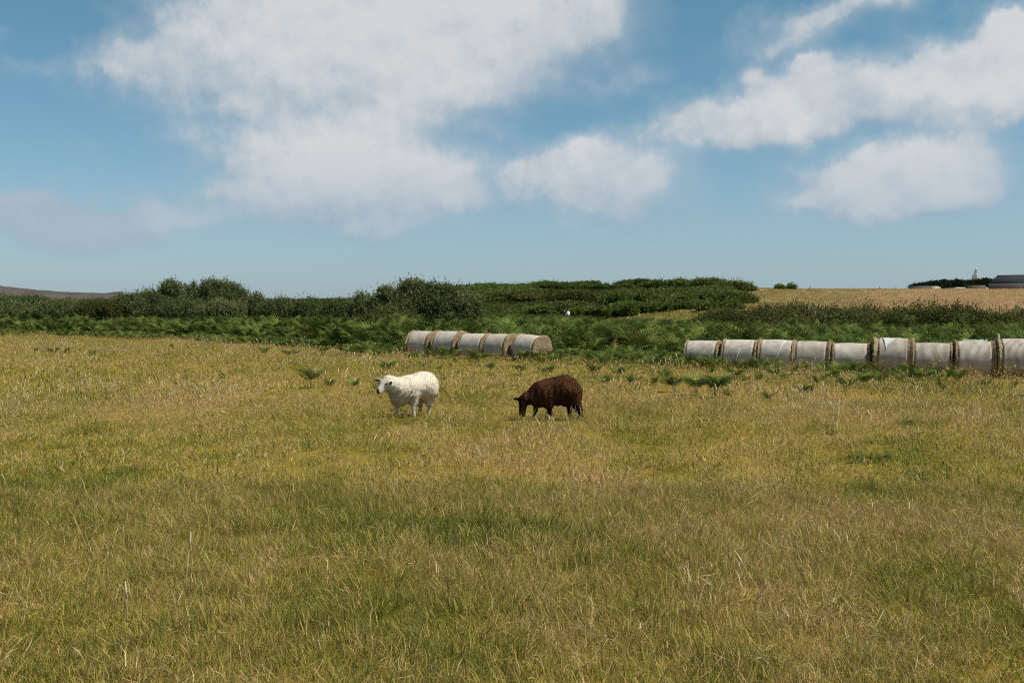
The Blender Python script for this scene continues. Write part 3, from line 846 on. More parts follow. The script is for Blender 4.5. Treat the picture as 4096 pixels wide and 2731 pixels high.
def sheep_mats(nm, wool, skin, dark):
    m, nt = mat(nm); n = N(nt); c = n.objco()
    col = n.n('ShaderNodeSeparateColor'); n.l(n.attr('part').outputs['Color'], col.inputs[0])
    f = n.noise(c, 38, 4, .7); g = n.noise(n.vmath('MULTIPLY', c, (1, 1, .45)).outputs[0], 9, 3, .6)
    w = n.ramp(n.math('ADD', n.math('MULTIPLY', f, .6), n.math('MULTIPLY', g, .45)), wool)
    # the dirtier fleece of chest and legs
    w = n.mix(n.math('MULTIPLY', col.outputs[2], n.rng(g, .25, .7, .35, 1.)), w, dark[1]+(1,))
    sk = n.mix(n.math('MULTIPLY', col.outputs[2], n.rng(f, .42, .62, .1, 1.)), skin+(1,), dark[1]+(1,))
    b = n.mix(col.outputs[0], sk, w)
    b = n.mix(col.outputs[1], b, dark[0]+(1,))
    n.out(b, .95, bump=n.math('ADD', n.math('MULTIPLY', f, .7), g), bumpd=.025, bumps=.25, spec=.015)
    return m
def fleece_mat(nm, stops, dirt):
    m, nt = mat(nm); n = N(nt); r = n.attr('r').outputs['Fac']; dd = n.attr('dirt').outputs['Fac']
    c = n.ramp(r, stops)
    n.out(n.mix(dd, c, dirt+(1,)), .9, trans=.25, spec=.05)
    return m

def build_sheep(name, wool, skin, loc, label, mats, fl_mat, darks, eyes, tuft_len, ear_dark, hooves, dirtf, rz=0., rs=None, folds=None, group=None, lift=.04):
    root = obj(name, None, loc=loc, rot=(0, 0, rz), scale=(.97, .97, .965), label=label, cat='sheep', group=group)
    def wp(P):
        Pw = P.copy(); Pw[:, 2] -= lift*sstep(.04, .24, P[:, 2]); return Pw
    fw = lambda P: smin([f(wp(P)) for f in wool], .075)
    fs = lambda P: smin([f(wp(P)) for f in skin], .028)
    def full(P):
        a = fw(P); b = fs(P)
        a = a+.003*noise3(P, 26)*(a < .08)+.006*noise3(P, 9, 3)
        if folds is not None: a = a+folds(P)
        return smin([a, b], .03)
    V, Q = surface_net(full, (-.85, -.75, -.03), (.62, .65, .86), .0115)
    a, b = fw(V), fs(V)
    wool_f = sstep(.012, -.012, a-b)
    dk = np.zeros(len(V))
    for c, r in darks: dk = np.maximum(dk, sstep(r*1.15, r*.8, np.linalg.norm(wp(V)-np.array(c), axis=1)))
    for f in ear_dark: dk = np.maximum(dk, sstep(.011, .003, f(wp(V))))
    dirt = dirtf(V)
    part = np.stack([wool_f, dk, dirt*wool_f+.75*sstep(.26, .14, V[:, 2])*(1-wool_f), np.ones(len(V))], 1)
    body = obj('body', mesh_np('body', V, Q, None, [mats], {'part': part}, smooth=True), root)
    # fleece of short locks
    me = body.data; nn = len(V); N_ = np.zeros(nn*3, np.float32); me.vertices.foreach_get('normal', N_); N_ = N_.reshape(-1, 3)
    cand = np.where(wool_f > .75)[0]; m = 18000
    pick = rs.choice(cand, m); nrm = N_[pick]; p = V[pick]+rs.normal(0, .006, (m, 3))
    d = nrm*.55+rs.normal(0, .35, (m, 3))+np.array([0, 0, -.55]); d /= np.linalg.norm(d, axis=1)[:, None]
    s = np.cross(d, rs.normal(0, 1, (m, 3))); s /= np.linalg.norm(s, axis=1)[:, None]
    L = (tuft_len*(.5+.8*rs.random(m)))[:, None]; w = (.003+.004*rs.random(m))[:, None]
    k1 = p+d*L*.6; k2 = k1+(d+rs.normal(0, .7, (m, 3)))*L*.4
    VV = np.stack([p-s*w, p+s*w, k1+s*w*.8, k1-s*w*.8, k2], 1).reshape(-1, 3); k = np.arange(m)*5
    q4 = np.stack([k, k+1, k+2, k+3], 1); t3 = np.stack([k+3, k+2, k+4], 1)
    fn = np.einsum('ij,ij->i', np.cross(VV[k+1]-VV[k], VV[k+3]-VV[k]), nrm) < 0
    q4[fn] = q4[fn][:, ::-1]; t3[fn] = t3[fn][:, ::-1]
    fm = mesh_np('fleece', VV, q4, t3, [fl_mat], {'r': np.repeat(rs.random(m), 5), 'dirt': np.repeat(dirt[pick]*.8, 5)}, smooth=True)
    fm.normals_split_custom_set_from_vertices(np.repeat(nrm+rs.normal(0, .10, nrm.shape), 5, axis=0).tolist())   # locks take the light of the coat they lie on
    obj('fleece', fm, root)
    em = M['eye']
    for c, r in eyes:
        mb = MB(); mb.lathe([(max(r*math.sin(math.pi*i/8), 1e-4), -r*math.cos(math.pi*i/8)) for i in range(9)], 12)
        obj('eye', mb.mesh('eye', em, True), root, loc=(c[0], c[1], c[2]+lift))
    for c in hooves:
        mb = MB(); 
        for sx in (-1, 1):
            mb.tube([(sx*.013, 0, -.005), (sx*.013, -.002, .02), (sx*.012, 0, .05)], [.019, .019, .015], 8)
        obj('hoof', mb.mesh('hoof', em, True), root, loc=c)
    return root
M['eye'] = simple('dark_horn', (.012, .010, .009), (.03, .025, .022), 30, .35, spec=.5)
rs = np.random.default_rng(5)
# --- white sheep, three-quarter view facing left towards the viewer (x right, y away, z up)
ca, sa = math.cos(R(50)), math.sin(R(50))
h_ = np.array([-ca, -sa, 0]); l_ = np.array([sa, -ca, 0]); U = np.array([0, 0, 1.])
B = lambda f, s, z: f*h_+s*l_+z*U
wool = [ell(B(-.18, 0, .49), (.29, .262, .245), h_), ell(B(.10, 0, .462), (.27, .235, .222), h_),
        cone(B(.22, -.01, .45), (-.405, -.285, .545), .205, .128), ell(B(.34, -.01, .39), (.14, .175, .215), h_),
        cone(B(.17, .13, .34), B(.155, .135, .22), .085, .058), cone(B(.30, -.11, .32), B(.30, -.12, .21), .085, .055),
        cone(B(-.24, .12, .36), B(-.23, .10, .20), .13, .062), cone(B(-.22, -.12, .36), B(-.21, -.10, .20), .13, .062),
        ell((-.40, -.29, .612), (.085, .08, .062)), cone(B(-.44, 0, .42), B(-.46, 0, .24), .05, .035)]
nose = np.array([-.565, -.425, .432])
skin = [ell((-.455, -.325, .555), (.088, .078, .088)), cone((-.475, -.345, .545), nose+(.012, .01, .004), .073, .044),
        cone((-.455, -.33, .51), nose+(.03, .02, -.02), .055, .03),
        ell((-.585, -.335, .618), (.062, .030, .017), (-.97, -.1, .16), (.1, -.7, .6)), ell((-.372, -.395, .572), (.058, .030, .017), (.62, -.55, .30), (-.3, -.6, .6)),
        cone(B(.15, .135, .26), B(.175, .135, .16), .05, .034), cone(B(.175, .135, .16), B(.15, .135, 0), .031, .028),
        cone(B(.30, -.12, .26), B(.315, -.125, .16), .05, .034), cone(B(.315, -.125, .16), B(.30, -.13, 0), .031, .028),
        cone(B(-.23, .10, .26), B(-.265, .09, .17), .055, .036), cone(B(-.265, .09, .17), B(-.235, .085, 0), .032, .028),
        cone(B(-.21, -.10, .26), B(-.245, -.105, .17), .055, .036), cone(B(-.245, -.105, .17), B(-.215, -.11, 0), .032, .028)]
feet = [B(.15, .135, 0), B(.30, -.13, 0), B(-.235, .085, 0), B(-.215, -.11, 0)]
wx, wy = (1659-2048)/4/F*16.3, 16.3
folds_w = lambda P: .007*np.sin(70*((P@h_)+.25*P[:, 2])+2*np.sin(P[:, 2]*14))*sstep(.14, .26, P@h_)*sstep(.62, .52, P[:, 2])
white = build_sheep('white_sheep', wool, skin, (wx, wy, tz(wx, wy)), 'cream white woolly sheep standing in the grass, head up facing left',
    sheep_mats('white_sheep', [(.25, (.49, .42, .325)), (.5, (.60, .535, .43)), (.8, (.67, .61, .51))], (.53, .475, .41), ((.030, .022, .020), (.40, .30, .20))),
    fleece_mat('white_fleece', [(0, (.55, .485, .385)), (.5, (.60, .535, .43)), (1, (.65, .59, .485))], (.46, .34, .23)),
    [(nose+(-.014, -.022, .010), .043), (nose+(.014, -.03, -.032), .020)],
    [((-.432, -.420, .558), .017), ((-.556, -.385, .565), .013)], .008,
    [ell((-.588, -.352, .615), (.048, .019, .014), (-.97, -.1, .16), (.1, -.7, .6)), ell((-.362, -.412, .572), (.044, .020, .014), (.62, -.55, .30), (-.3, -.6, .6))],
    feet, lambda V: np.clip(sstep(.05, .34, V@h_)*sstep(.60, .34, V[:, 2])+.8*sstep(.24, .14, V[:, 2]), 0, 1)*.8, rs=rs, folds=folds_w)
# --- brown sheep grazing, side view facing left
h2 = np.array([-.966, -.26, 0]); l2 = np.array([.26, -.966, 0])
wool2 = [ell((.15, 0, .455), (.245, .20, .235), h2), ell((-.03, 0, .425), (.26, .205, .215), h2), ell((-.20, -.03, .395), (.19, .175, .205), h2),
         cone((-.25, -.05, .38), (-.475, -.115, .315), .175, .088), cone((-.12, -.15, .32), (-.105, -.16, .21), .09, .055), cone((-.25, .08, .32), (-.30, .07, .22), .085, .05),
         cone((.17, .08, .36), (.21, .08, .24), .13, .07), cone((.27, -.07, .38), (.33, -.08, .24), .13, .068), cone((.33, -.08, .26), (.395, -.085, .13), .06, .036),
         cone((.365, 0, .44), (.385, .0, .30), .05, .035)]
mz = np.array([-.552, -.190, .105])
skin2 = [ell((-.53, -.135, .298), (.075, .072, .078)), cone((-.525, -.14, .285), mz, .068, .043), cone((-.505, -.13, .25), mz+(.03, .01, .0), .055, .03),
         ell((-.632, -.125, .313), (.060, .028, .018), (-1, 0, .02), (0, -.6, .8)), ell((-.425, -.20, .298), (.062, .030, .018), (.86, -.42, -.05), (-.1, -.6, .8)),
         cone((-.105, -.155, .27), (-.10, -.155, .15), .058, .037), cone((-.10, -.155, .15), (-.095, -.155, 0), .033, .029),
         cone((-.29, .07, .27), (-.318, .07, .15), .055, .036), cone((-.318, .07, .15), (-.345, .07, 0), .032, .028),
         cone((.19, .08, .30), (.24, .08, .16), .085, .042), cone((.24, .08, .16), (.24, .08, 0), .036, .029),
         cone((.30, -.08, .30), (.40, -.085, .15), .07, .040), cone((.40, -.085, .15), (.435, -.08, 0), .034, .029)]
feet2 = [(-.095, -.155, 0), (-.345, .07, 0), (.24, .08, 0), (.435, -.08, 0)]
bx, by = (2221-2048)/4/F*15.8, 15.8
blk = (.010, .0065, .0045)
folds_b = lambda P: .008*np.sin(62*P[:, 0]+3*np.sin(P[:, 2]*10))*sstep(.62, .45, P[:, 2])*sstep(.18, .26, P[:, 2])
brown = build_sheep('brown_sheep', wool2, skin2, (bx, by, tz(bx, by)), 'dark brown woolly sheep with black face and legs grazing head down',
    sheep_mats('brown_sheep', [(.25, (.020, .008, .005)), (.5, (.070, .028, .014)), (.8, (.14, .060, .030))], blk, (blk, (.012, .007, .005))),
    fleece_mat('brown_fleece', [(0, (.034, .014, .008)), (.5, (.085, .038, .021)), (1, (.155, .076, .042))], (.012, .007, .005)),
    [], [((-.545, -.208, .262), .010), ((-.598, -.150, .262), .009)], .016, [], feet2,
    lambda V: np.clip(sstep(.30, .16, V[:, 2])+.6*sstep(.28, .38, V[:, 0])*sstep(.34, .2, V[:, 2]), 0, 1), rs=rs, folds=folds_b, lift=.055)

# ------------------------------------------------------------------ bushes and trees
def crown_mesh(name, lobes, shoots, leaves, Ls, leaf, m, rs, upb=.9, wl=.36, core=True, droop=0.):
    """leafy crown: shoots set on overlapping lobes, small leaves along each shoot, dense twig mass inside"""
    vol = np.array([l[1][0]*l[1][2]+l[1][0]*l[1][1] for l in lobes]); pr = vol/vol.sum()
    li = rs.choice(len(lobes), shoots, p=pr)
    C = np.array([l[0] for l in lobes], float)[li]; Rd = np.array([l[1] for l in lobes], float)[li]
    d = rs.normal(0, 1, (shoots, 3)); d[:, 2] = np.where(d[:, 2] < -.25, -d[:, 2], d[:, 2]); d /= np.linalg.norm(d, axis=1)[:, None]
    lump = 1+.14*np.sin(7*d[:, 0]+li)*np.cos(6*d[:, 1]-li)+.08*np.sin(15*d[:, 2]+9*d[:, 0])
    p = C+d*Rd*lump[:, None]*(.62+.40*rs.random((shoots, 1))**.6)
    g = d*.75+np.array([0, 0, upb])+rs.normal(0, .3, (shoots, 3)); g /= np.linalg.norm(g, axis=1)[:, None]
    L = Ls*(.5+rs.random(shoots))*np.where(rs.random(shoots) < .07, 1.9, 1.)
    sr = np.clip(.25+.5*rs.random(shoots), 0, 1)
    k = np.arange(leaves); tt = (k+.3)/leaves
    P = p[:, None, :]+g[:, None, :]*(L[:, None]*tt)[..., None]
    ld = g[:, None, :]*.7+rs.normal(0, .75, (shoots, leaves, 3))+np.array([0, 0, -droop]); ld /= np.linalg.norm(ld, axis=2)[..., None]
    sd = np.cross(ld, rs.normal(0, 1, (shoots, leaves, 3))); sd /= np.linalg.norm(sd, axis=2)[..., None]+1e-9
    ll = leaf*(.6+.8*rs.random((shoots, leaves, 1)))
    V = np.stack([P-sd*ll*.05, P+ld*ll*.5+sd*ll*wl*.5, P+ld*ll, P+ld*ll*.5-sd*ll*wl*.5], 2).reshape(-1, 3)
    n = shoots*leaves; b = np.arange(n)*4
    Q = np.stack([b, b+1, b+2, b+3], 1)
    r = np.repeat(np.clip(np.repeat(sr, leaves)+rs.normal(0, .12, n), 0, 1), 4)
    Vs = [V]; Qs = [Q]; Rr = [r]; c = len(V)
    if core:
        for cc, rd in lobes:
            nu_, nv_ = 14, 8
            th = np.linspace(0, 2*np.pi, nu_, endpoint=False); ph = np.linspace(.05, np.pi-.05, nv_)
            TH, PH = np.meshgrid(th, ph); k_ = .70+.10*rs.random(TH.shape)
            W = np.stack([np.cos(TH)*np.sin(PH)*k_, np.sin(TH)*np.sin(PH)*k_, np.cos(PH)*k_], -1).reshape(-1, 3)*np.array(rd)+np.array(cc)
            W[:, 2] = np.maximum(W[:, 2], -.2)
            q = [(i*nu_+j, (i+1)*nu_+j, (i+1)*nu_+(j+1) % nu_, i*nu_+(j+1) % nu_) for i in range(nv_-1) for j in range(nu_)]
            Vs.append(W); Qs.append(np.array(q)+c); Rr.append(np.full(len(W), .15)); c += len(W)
    return mesh_np(name, np.concatenate(Vs), np.concatenate(Qs), None, [m], {'r': np.concatenate(Rr)})
def stems_mesh(rs, w, h, n=5):
    mb = MB()
    for k in range(n):
        a = 6.283*k/n+rs.random(); r0 = .05*w
        pts = [(r0*math.cos(a), r0*math.sin(a), -.3), (w*.12*math.cos(a), w*.12*math.sin(a), h*.3), (w*.3*math.cos(a+.2), w*.3*math.sin(a+.2), h*.62), (w*.36*math.cos(a+.3), w*.36*math.sin(a+.3), h*.86)]
        mb.tube(pts, [.075, .06, .04, .015], 6)
    return mb.mesh('trunk', M['bark'], True)
def dome_lobes(rs, w, h, n):
    """lobes filling a dome w wide and h high"""
    L = [((0, 0, h*.45), (w*.40, w*.36, h*.50))]
    for k in range(n):
        a = 6.283*rs.random(); q = w*.36*math.sqrt(rs.random())
        z = h*(.70-.45*(q/(w*.36))**2*rs.random()-.12*rs.random()); s = (.13+.10*rs.random())*w
        s = min(s, h*.36)
        L.append(((q*math.cos(a), q*math.sin(a)*.85, max(z, s*.7)), (s, s, s*(.8+.3*rs.random()))))
    return L
rs = np.random.default_rng(77)
def hedge_lobes(rs, w, h, n, dp):
    L = []
    for k in range(n):
        q = rs.random()*2-1; x = q*w*.5; y = (rs.random()-.5)*dp
        top = h*(1-.34*abs(q)**2.2)*(.62+.38*rs.random()) if k > 1 else h*(1-.2*abs(q))
        rz_ = min(top*.5, .75+.4*rs.random()); rx = rz_*(1.0+.9*rs.random())
        L.append(((x*(1-rx/w*.6), y, max(top-rz_, rz_*.4)), (rx, rx*.8, rz_)))
        L.append(((x*.9, y*.8, top*.28), (rx*1.3, rx, top*.30)))
    return L
def bush(name, u0, u1, vtop, d, label, cat, group, m, kind='willow', n=9, shoots=1500, leaf=.17, Ls=.42, zbase=None, depth=None, lobes=None):
    w = (u1-u0)/F*d; x0 = px((u0+u1)/2, d); zb = tz(x0, d) if zbase is None else zbase
    h = pz(vtop, d)-zb-Ls*.6
    if kind != 'willow':
        w *= 1.35
        lobes_ = hedge_lobes(rs, w, h, int(6+w*.9), min(w*.5, 6))
    lb = (lobes_ if kind != 'willow' else dome_lobes(rs, w*1.1, h, n+5)) if lobes is None else [((a*w, b*w, c*h), (r*w, r*w*.9, q*h)) for a, b, c, r, q in lobes]
    root = obj(name, None, loc=(x0, d, zb), label=label, cat=cat, group=group)
    if kind == 'willow': me = crown_mesh('crown', lb, shoots, 8, Ls, leaf, m, rs, 1.0, .34)
    elif kind == 'bramble': me = crown_mesh('crown', lb, shoots, 7, Ls, leaf, m, rs, .5, .6)
    else: me = crown_mesh('crown', lb, int(shoots*1.5), 6, Ls, leaf, m, rs, .7, .5)
    obj('crown', me, root)
    obj('trunk', stems_mesh(rs, w*.6, h, 5), root)
    return root
W_ = M['willow']; GW = 'willow bushes beyond the bracken bank'
# left thicket, tall trees
bush('willow_tree', 158, 184, 280.5, 90, 'round topped willow with a gap under its crown, left of the two tallest', 'tree', GW, W_, n=10, shoots=1900,
     lobes=[(0, 0, .80, .40, .20), (-.28, .05, .68, .26, .14), (.25, 0, .62, .30, .20), (0, .1, .40, .46, .30), (-.25, -.1, .22, .4, .24), (.3, -.1, .25, .38, .24)])
bush('willow_tree', 180, 206, 280.5, 92, 'narrow willow crown between the round topped one and the biggest', 'tree', GW, W_, shoots=1900)
bush('willow_tree', 197, 252, 279.5, 90, 'biggest willow of the left thicket with a broad crown sloping down right', 'tree', GW, W_, n=14, shoots=4200,
     lobes=[(-.25, 0, .78, .20, .22), (0, .05, .76, .22, .22), (.2, 0, .62, .22, .24), (-.35, -.05, .45, .2, .3), (-.05, -.1, .45, .26, .34), (.28, -.1, .38, .22, .3), (.40, 0, .3, .14, .25), (-.1, -.2, .25, .3, .25), (.18, -.22, .22, .26, .22)])
bush('willow_tree', 130, 168, 287.5, 87, 'mid height willow at the left shoulder of the thicket', 'tree', GW, W_, shoots=2400)
bush('willow_tree', 112, 146, 291.5, 85, 'low rounded willow where the left thicket begins', 'tree', GW, W_, shoots=2000)
bush('willow_bush', 160, 205, 298, 83, 'dark willow bush low at the front of the left thicket', 'bush', GW, W_, shoots=2200)
bush('willow_bush', 200, 245, 300, 82, 'grey green willow bush under the biggest willow', 'bush', GW, W_, shoots=2200)
bush('willow_bush', 246, 269, 291, 88, 'small rounded willow at the right end of the left thicket', 'bush', GW, W_, shoots=1500)
for a, b, v, d, lb in [(262, 300, 296.5, 82, 'low willow scrub just right of the left thicket'), (294, 330, 297.5, 78, 'low willow scrub midway between the two thickets'), (322, 362, 299, 75, 'low olive scrub left of the right thicket')]:
    bush('willow_bush', a, b, v, d, lb, 'bush', GW, W_, shoots=1900)
bush('willow_bush', 350, 377, 292, 70, 'dark upright willow at the left end of the right thicket', 'bush', GW, W_, shoots=2000)
bush('willow_bush', 370, 396, 286.8, 68, 'thin topped willow in front of the sky gap of the right thicket', 'bush', GW, W_, shoots=2000,
     lobes=[(.12, 0, .80, .26, .19), (.30, 0, .72, .2, .2), (-.3, 0, .55, .24, .22), (0, 0, .38, .44, .32), (.2, -.1, .25, .4, .25)])
bush('willow_tree', 394, 428, 280.2, 64, 'tallest willow of the right thicket with a knobbly top', 'tree', GW, W_, n=10, shoots=3000,
     lobes=[(.05, 0, .83, .28, .17), (-.1, .05, .66, .34, .2), (.25, 0, .6, .3, .25), (0, -.1, .36, .46, .34), (-.3, -.1, .3, .3, .28)])
bush('willow_tree', 415, 472, 283.2, 64, 'broad spreading willow at the heart of the right thicket', 'tree', GW, W_, n=12, shoots=5200,
     lobes=[(-.22, 0, .72, .24, .26), (.05, 0, .72, .24, .24), (.27, 0, .60, .2, .24), (-.3, -.1, .4, .22, .34), (0, -.15, .42, .3, .36), (.33, -.05, .36, .2, .34), (.1, -.25, .25, .3, .25)])
bush('willow_bush', 452, 482, 292.5, 63, 'rounded willow bush at the right end of the right thicket', 'bush', GW, W_, shoots=2300)
bush('willow_bush', 372, 408, 303, 60, 'olive brown low bush at the foot of the right thicket', 'bush', GW, M['bramble'], kind='bramble', shoots=1500, leaf=.12)
# hedge at far left
GH = 'scrub hedge at the far left'
for a, b, v, d, mm, lb in [(-25, 22, 290, 100, W_, 'dark hedge bush cut by the left edge of the photo'), (14, 50, 292.5, 100, W_, 'dark hedge bush second from the left edge, below the heath hill'),
     (-14, 40, 300, 88, W_, 'grey green scrub low at the left edge'), (34, 76, 300.5, 87, W_, 'grey green scrub below the middle of the heath hill'), (44, 84, 297.5, 97, W_, 'flat dark scrub behind the grey green scrub'),
     (70, 108, 300.5, 86, M['bramble'], 'olive yellow scrub below the knob of the heath hill'), (96, 128, 299, 84, M['bramble'], 'olive scrub at the left foot of the left thicket'), (80, 116, 297.5, 99, W_, 'thin scrub line under the knob of the heath hill')]:
    bush('scrub_bush', a, b, v, d, lb, 'bush', GH, mm, shoots=1700)
# thickets on the hill crest
GG = 'dark thickets on the green hill'
def mound(u0, u1, vtop, d, lb, sh=2600, mm=None, n=12):
    return bush('thicket', u0, u1, vtop, d, lb, 'thicket', GG, mm or M['gorse'], kind='gorse', n=n, shoots=sh, leaf=.38, Ls=.7)
mound(648, 700, 280.5, 236, 'long dark thicket rising along the top of the green hill')
mound(684, 728, 278.8, 232, 'highest dark thicket at the crest of the green hill')
mound(712, 744, 282.8, 228, 'rounded dark thicket at the right end of the hill crest')
mound(738, 752, 287, 232, 'small dark bush beside the dry field on the hill crest', 900)
mound(612, 668, 291, 190, 'low thicket on the slope below the hill crest')
mound(640, 700, 288.8, 178, 'wide dark thicket filling the middle of the slope', 3200)
mound(686, 746, 291, 170, 'dark green thicket on the right slope next to the dry field', 3200)
mound(556, 600, 292, 205, 'brownish thicket patch in the middle of the green hill', 2000, M['bramble'])
mound(700, 742, 303, 150, 'dark thicket at the right slope foot above the clearing', 2000)
mound(610, 662, 304.5, 163, 'low dark thicket just above the grassy clearing', 2200)
mound(655, 704, 305.5, 160, 'low dark thicket at the right above the grassy clearing', 2200)
for a, b, v, d, lb in [(470, 500, 287.2, 245, 'ragged bush line at the left of the green skyline'), (498, 536, 285.6, 245, 'ragged dark bushes left of the middle skyline'), (534, 572, 284.8, 246, 'flat bushes on the middle skyline'), (568, 612, 285.2, 246, 'flat bushes right of the middle skyline'), (606, 652, 284.4, 244, 'flat bushes just left of the hill crest thicket')]:
    mound(a, b, v, d, lb, 1800)
mound(780, 797, 285.6, 246, 'lone rounded bush on the skyline of the dry field', 900)
sc_ = [proto(crown_mesh('scrub_clump', dome_lobes(rs, 3.2, 1.25, 5), 260, 6, .45, .30, m_, rs, .6, .5)) for m_ in (M['gorse'], M['bramble'], M['gorse'])]
_n = 5200; _y = 125+130*rs.random(_n); _x = (rs.random(_n)-.5)*2*.3*_y; _u = ucol(_x, _y)
_k = (_u > 430) & (_u < 742) & (dry_mask(_x, _y) < .3) & (clear_mask(_x, _y) < .2) & (fbm(_x*.045+8, _y*.03+2, 3) > .46+.10*rs.random(_n)) & (_y > np.interp(_u, [430, 560, 742], [150, 172, 130]))
_x, _y = _x[_k], _y[_k]; _n = len(_x); _s = .7+.8*rs.random(_n)
scatter('undergrowth', np.stack([_x, _y, terrain(_x, _y)+.25], 1), np.stack([0*_x, 0*_x, rs.random(_n)*6.28], 1), np.stack([_s*1.3, _s*1.3, _s*.8], 1), rs.integers(0, 3, _n), sc_, kind='stuff', label='mixed low scrub patches over the green hill', cat='scrub')
# bramble hedge on the right
GB = 'bramble hedge between the bracken and the dry field'
BR = M['bramble']
for a, b, v, d, lb in [(716, 762, 304, 84, 'brown tinged bramble at the left end of the right hedge'), (752, 792, 303.5, 80, 'bramble left of the bare dead branches'), (786, 832, 299.5, 78, 'tall dark bramble with upright shoots behind the bare dead branches'),
     (824, 862, 304.5, 76, 'bramble just right of the tall shooting one'), (852, 900, 302.5, 74, 'green leafy bramble in the middle of the right hedge'), (892, 938, 299.5, 72, 'tall leafy bramble below the stone shed'),
     (930, 976, 302, 70, 'leafy bramble sloping down towards the right hedge end'), (968, 1010, 308.5, 70, 'low dark red tinged bramble below the barn'), (1000, 1046, 307.5, 71, 'low dark bramble cut by the right edge of the photo'),
     (760, 800, 309, 66, 'brown bramble low in front of the hedge'), (700, 738, 308, 76, 'small brambly bush right of the clearing'), (810, 856, 310, 62, 'brown dry bramble tangle above the middle bales')]:
    bush('bramble_bush', a, b, v, d, lb, 'bramble', GB, BR, kind='bramble', shoots=2300, leaf=.13, Ls=.5)
# pale dead branches in the hedge
mb = MB(); d_ = 73.0; x_ = px(3216/4, d_); z_ = pz(1247/4, d_)
k_ = d_/F/4
for pts in ([(8, 0), (2, -14), (-8, -30)], [(3, -12), (14, -26), (18, -36)], [(30, 8), (38, -8), (44, -26)], [(-14, -4), (-18, -14)]):
    mb.tube([(p[0]*k_, random.uniform(-.1, .1), -p[1]*k_) for p in pts], np.linspace(.028, .012, len(pts)), 6)
mb.tube([(8*k_, 0, 0), (10*k_, .6, -.9)], .028, 6); mb.tube([(30*k_, 0, -8*k_), (22*k_, .6, -.9)], .024, 6)
obj('dead_branches', mb.mesh('dead_branches', M['deadwood'], True), loc=(x_, d_-2.2, z_), label='pale bare forked dead branches poking out of the bramble hedge', cat='branch')

# far tree belt behind the farm
def tree(u0, u1, vtop, d, lb):
    w = (u1-u0)/F*d; x0 = px((u0+u1)/2, d); zb = tz(x0, d); h = pz(vtop, d)-zb-.6
    root = obj('tree', None, loc=(x0, d, zb), label=lb, cat='tree', group='dark tree belt behind the farm sheds')
    lob = [((0, 0, h*.62), (w*.42, w*.42, h*.36))]+[((rs.normal(0, .2)*w, rs.normal(0, .2)*w, h*(.35+.45*rs.random())), (w*.3, w*.3, h*.24)) for _ in range(5)]
    obj('crown', crown_mesh('crown', lob, 1100, 6, .5, .6, M['pine'], rs, .2, .6), root)
    mb = MB(); mb.tube([(0, 0, -.3), (.05, 0, h*.4), (0, .05, h*.8)], [.25, .2, .06], 7)
    obj('trunk', mb.mesh('trunk', M['bark'], True), root)
TB = [(909, 921, 283.6, 'lowest tree at the left end of the dark tree belt'), (917, 932, 282, 'second tree from the left in the dark tree belt'), (927, 942, 280.6, 'small knobbly topped tree in the left half of the dark tree belt'), (938, 952, 281.2, 'dark tree where the belt dips slightly'),
      (948, 966, 279, 'broad highest crown in the middle of the dark tree belt'), (961, 975, 280, 'dark tree just left of the lighthouse'), (971, 985, 278.8, 'dark tree hiding the foot of the lighthouse'), (979, 992, 278, 'dark tree just right of the lighthouse'), (986, 999, 279.5, 'last tree of the belt, tucked against the barn roof')]
for a, b, v, lb in TB: tree(a, b, v, 345, lb)

# ------------------------------------------------------------------ farm buildings, lighthouse, people, posts
M['slate'] = simple('slate', (.030, .033, .040), (.055, .060, .070), 3, .9, .02, spec=.1, stretch=(1, 1, 4))
M['stone'] = simple('stone_wall', (.055, .047, .040), (.15, .13, .11), 3, .95, .05)
M['render'] = simple('grey_render', (.085, .082, .080), (.14, .135, .13), 1.2, .95, .02)
M['lit_end_gutter'] = simple('lit_end_and_gutter', (.30, .27, .22), (.44, .40, .33), 3, .95, .04)  # sunlight put into the colour of a shed end; gutter shares it
M['white'] = simple('white_paint', (.66, .68, .68), (.8, .81, .8), .5, .5, spec=.4)
M['glass'] = simple('window_glass', (.02, .025, .03), (.05, .06, .07), 1, .1, spec=.6)
M['green_tin'] = simple('green_tin', (.11, .14, .125), (.2, .24, .21), 2, .6)
M['tyre'] = simple('tyre_rubber', (.015, .015, .015), (.03, .03, .03), 8, .9)
M['hazed_white'] = simple('lighthouse_white_hazed', (.40, .45, .48), (.48, .52, .54), .2, .9)  # distance haze put into the white as a pale blue-grey
M['hazed_grey'] = simple('lighthouse_grey_hazed', (.24, .30, .34), (.32, .37, .41), .2, .6)  # grey parts with the same distance haze put into the colour

def prism_roof(mb, x0, x1, y0, y1, ze, zr, hip0=0., hip1=0., t=.12, over=.06):
    """pitched slab roof, ridge along x"""
    ym = (y0+y1)/2
    a = [(x0-over, y0-over, ze-.08), (x1+over, y0-over, ze-.08), (x1-hip1, ym, zr), (x0+hip0, ym, zr)]
    b = [(x1+over, y1+over, ze-.08), (x0-over, y1+over, ze-.08), (x0+hip0, ym, zr), (x1-hip1, ym, zr)]
    up = lambda P: [(x, y, z+t) for x, y, z in P]
    for P in (a, b):
        mb.add(list(P)+up(P), [(3, 2, 1, 0), (4, 5, 6, 7), (0, 1, 5, 4), (1, 2, 6, 5), (2, 3, 7, 6), (3, 0, 4, 7)])
    if hip0:
        P = [(x0-over, y1+over, ze-.08), (x0-over, y0-over, ze-.08), (x0+hip0, ym, zr)]
        mb.add(P+up(P), [(0, 1, 4, 3), (1, 2, 5, 4), (2, 0, 3, 5)], [(2, 1, 0), (3, 4, 5)])
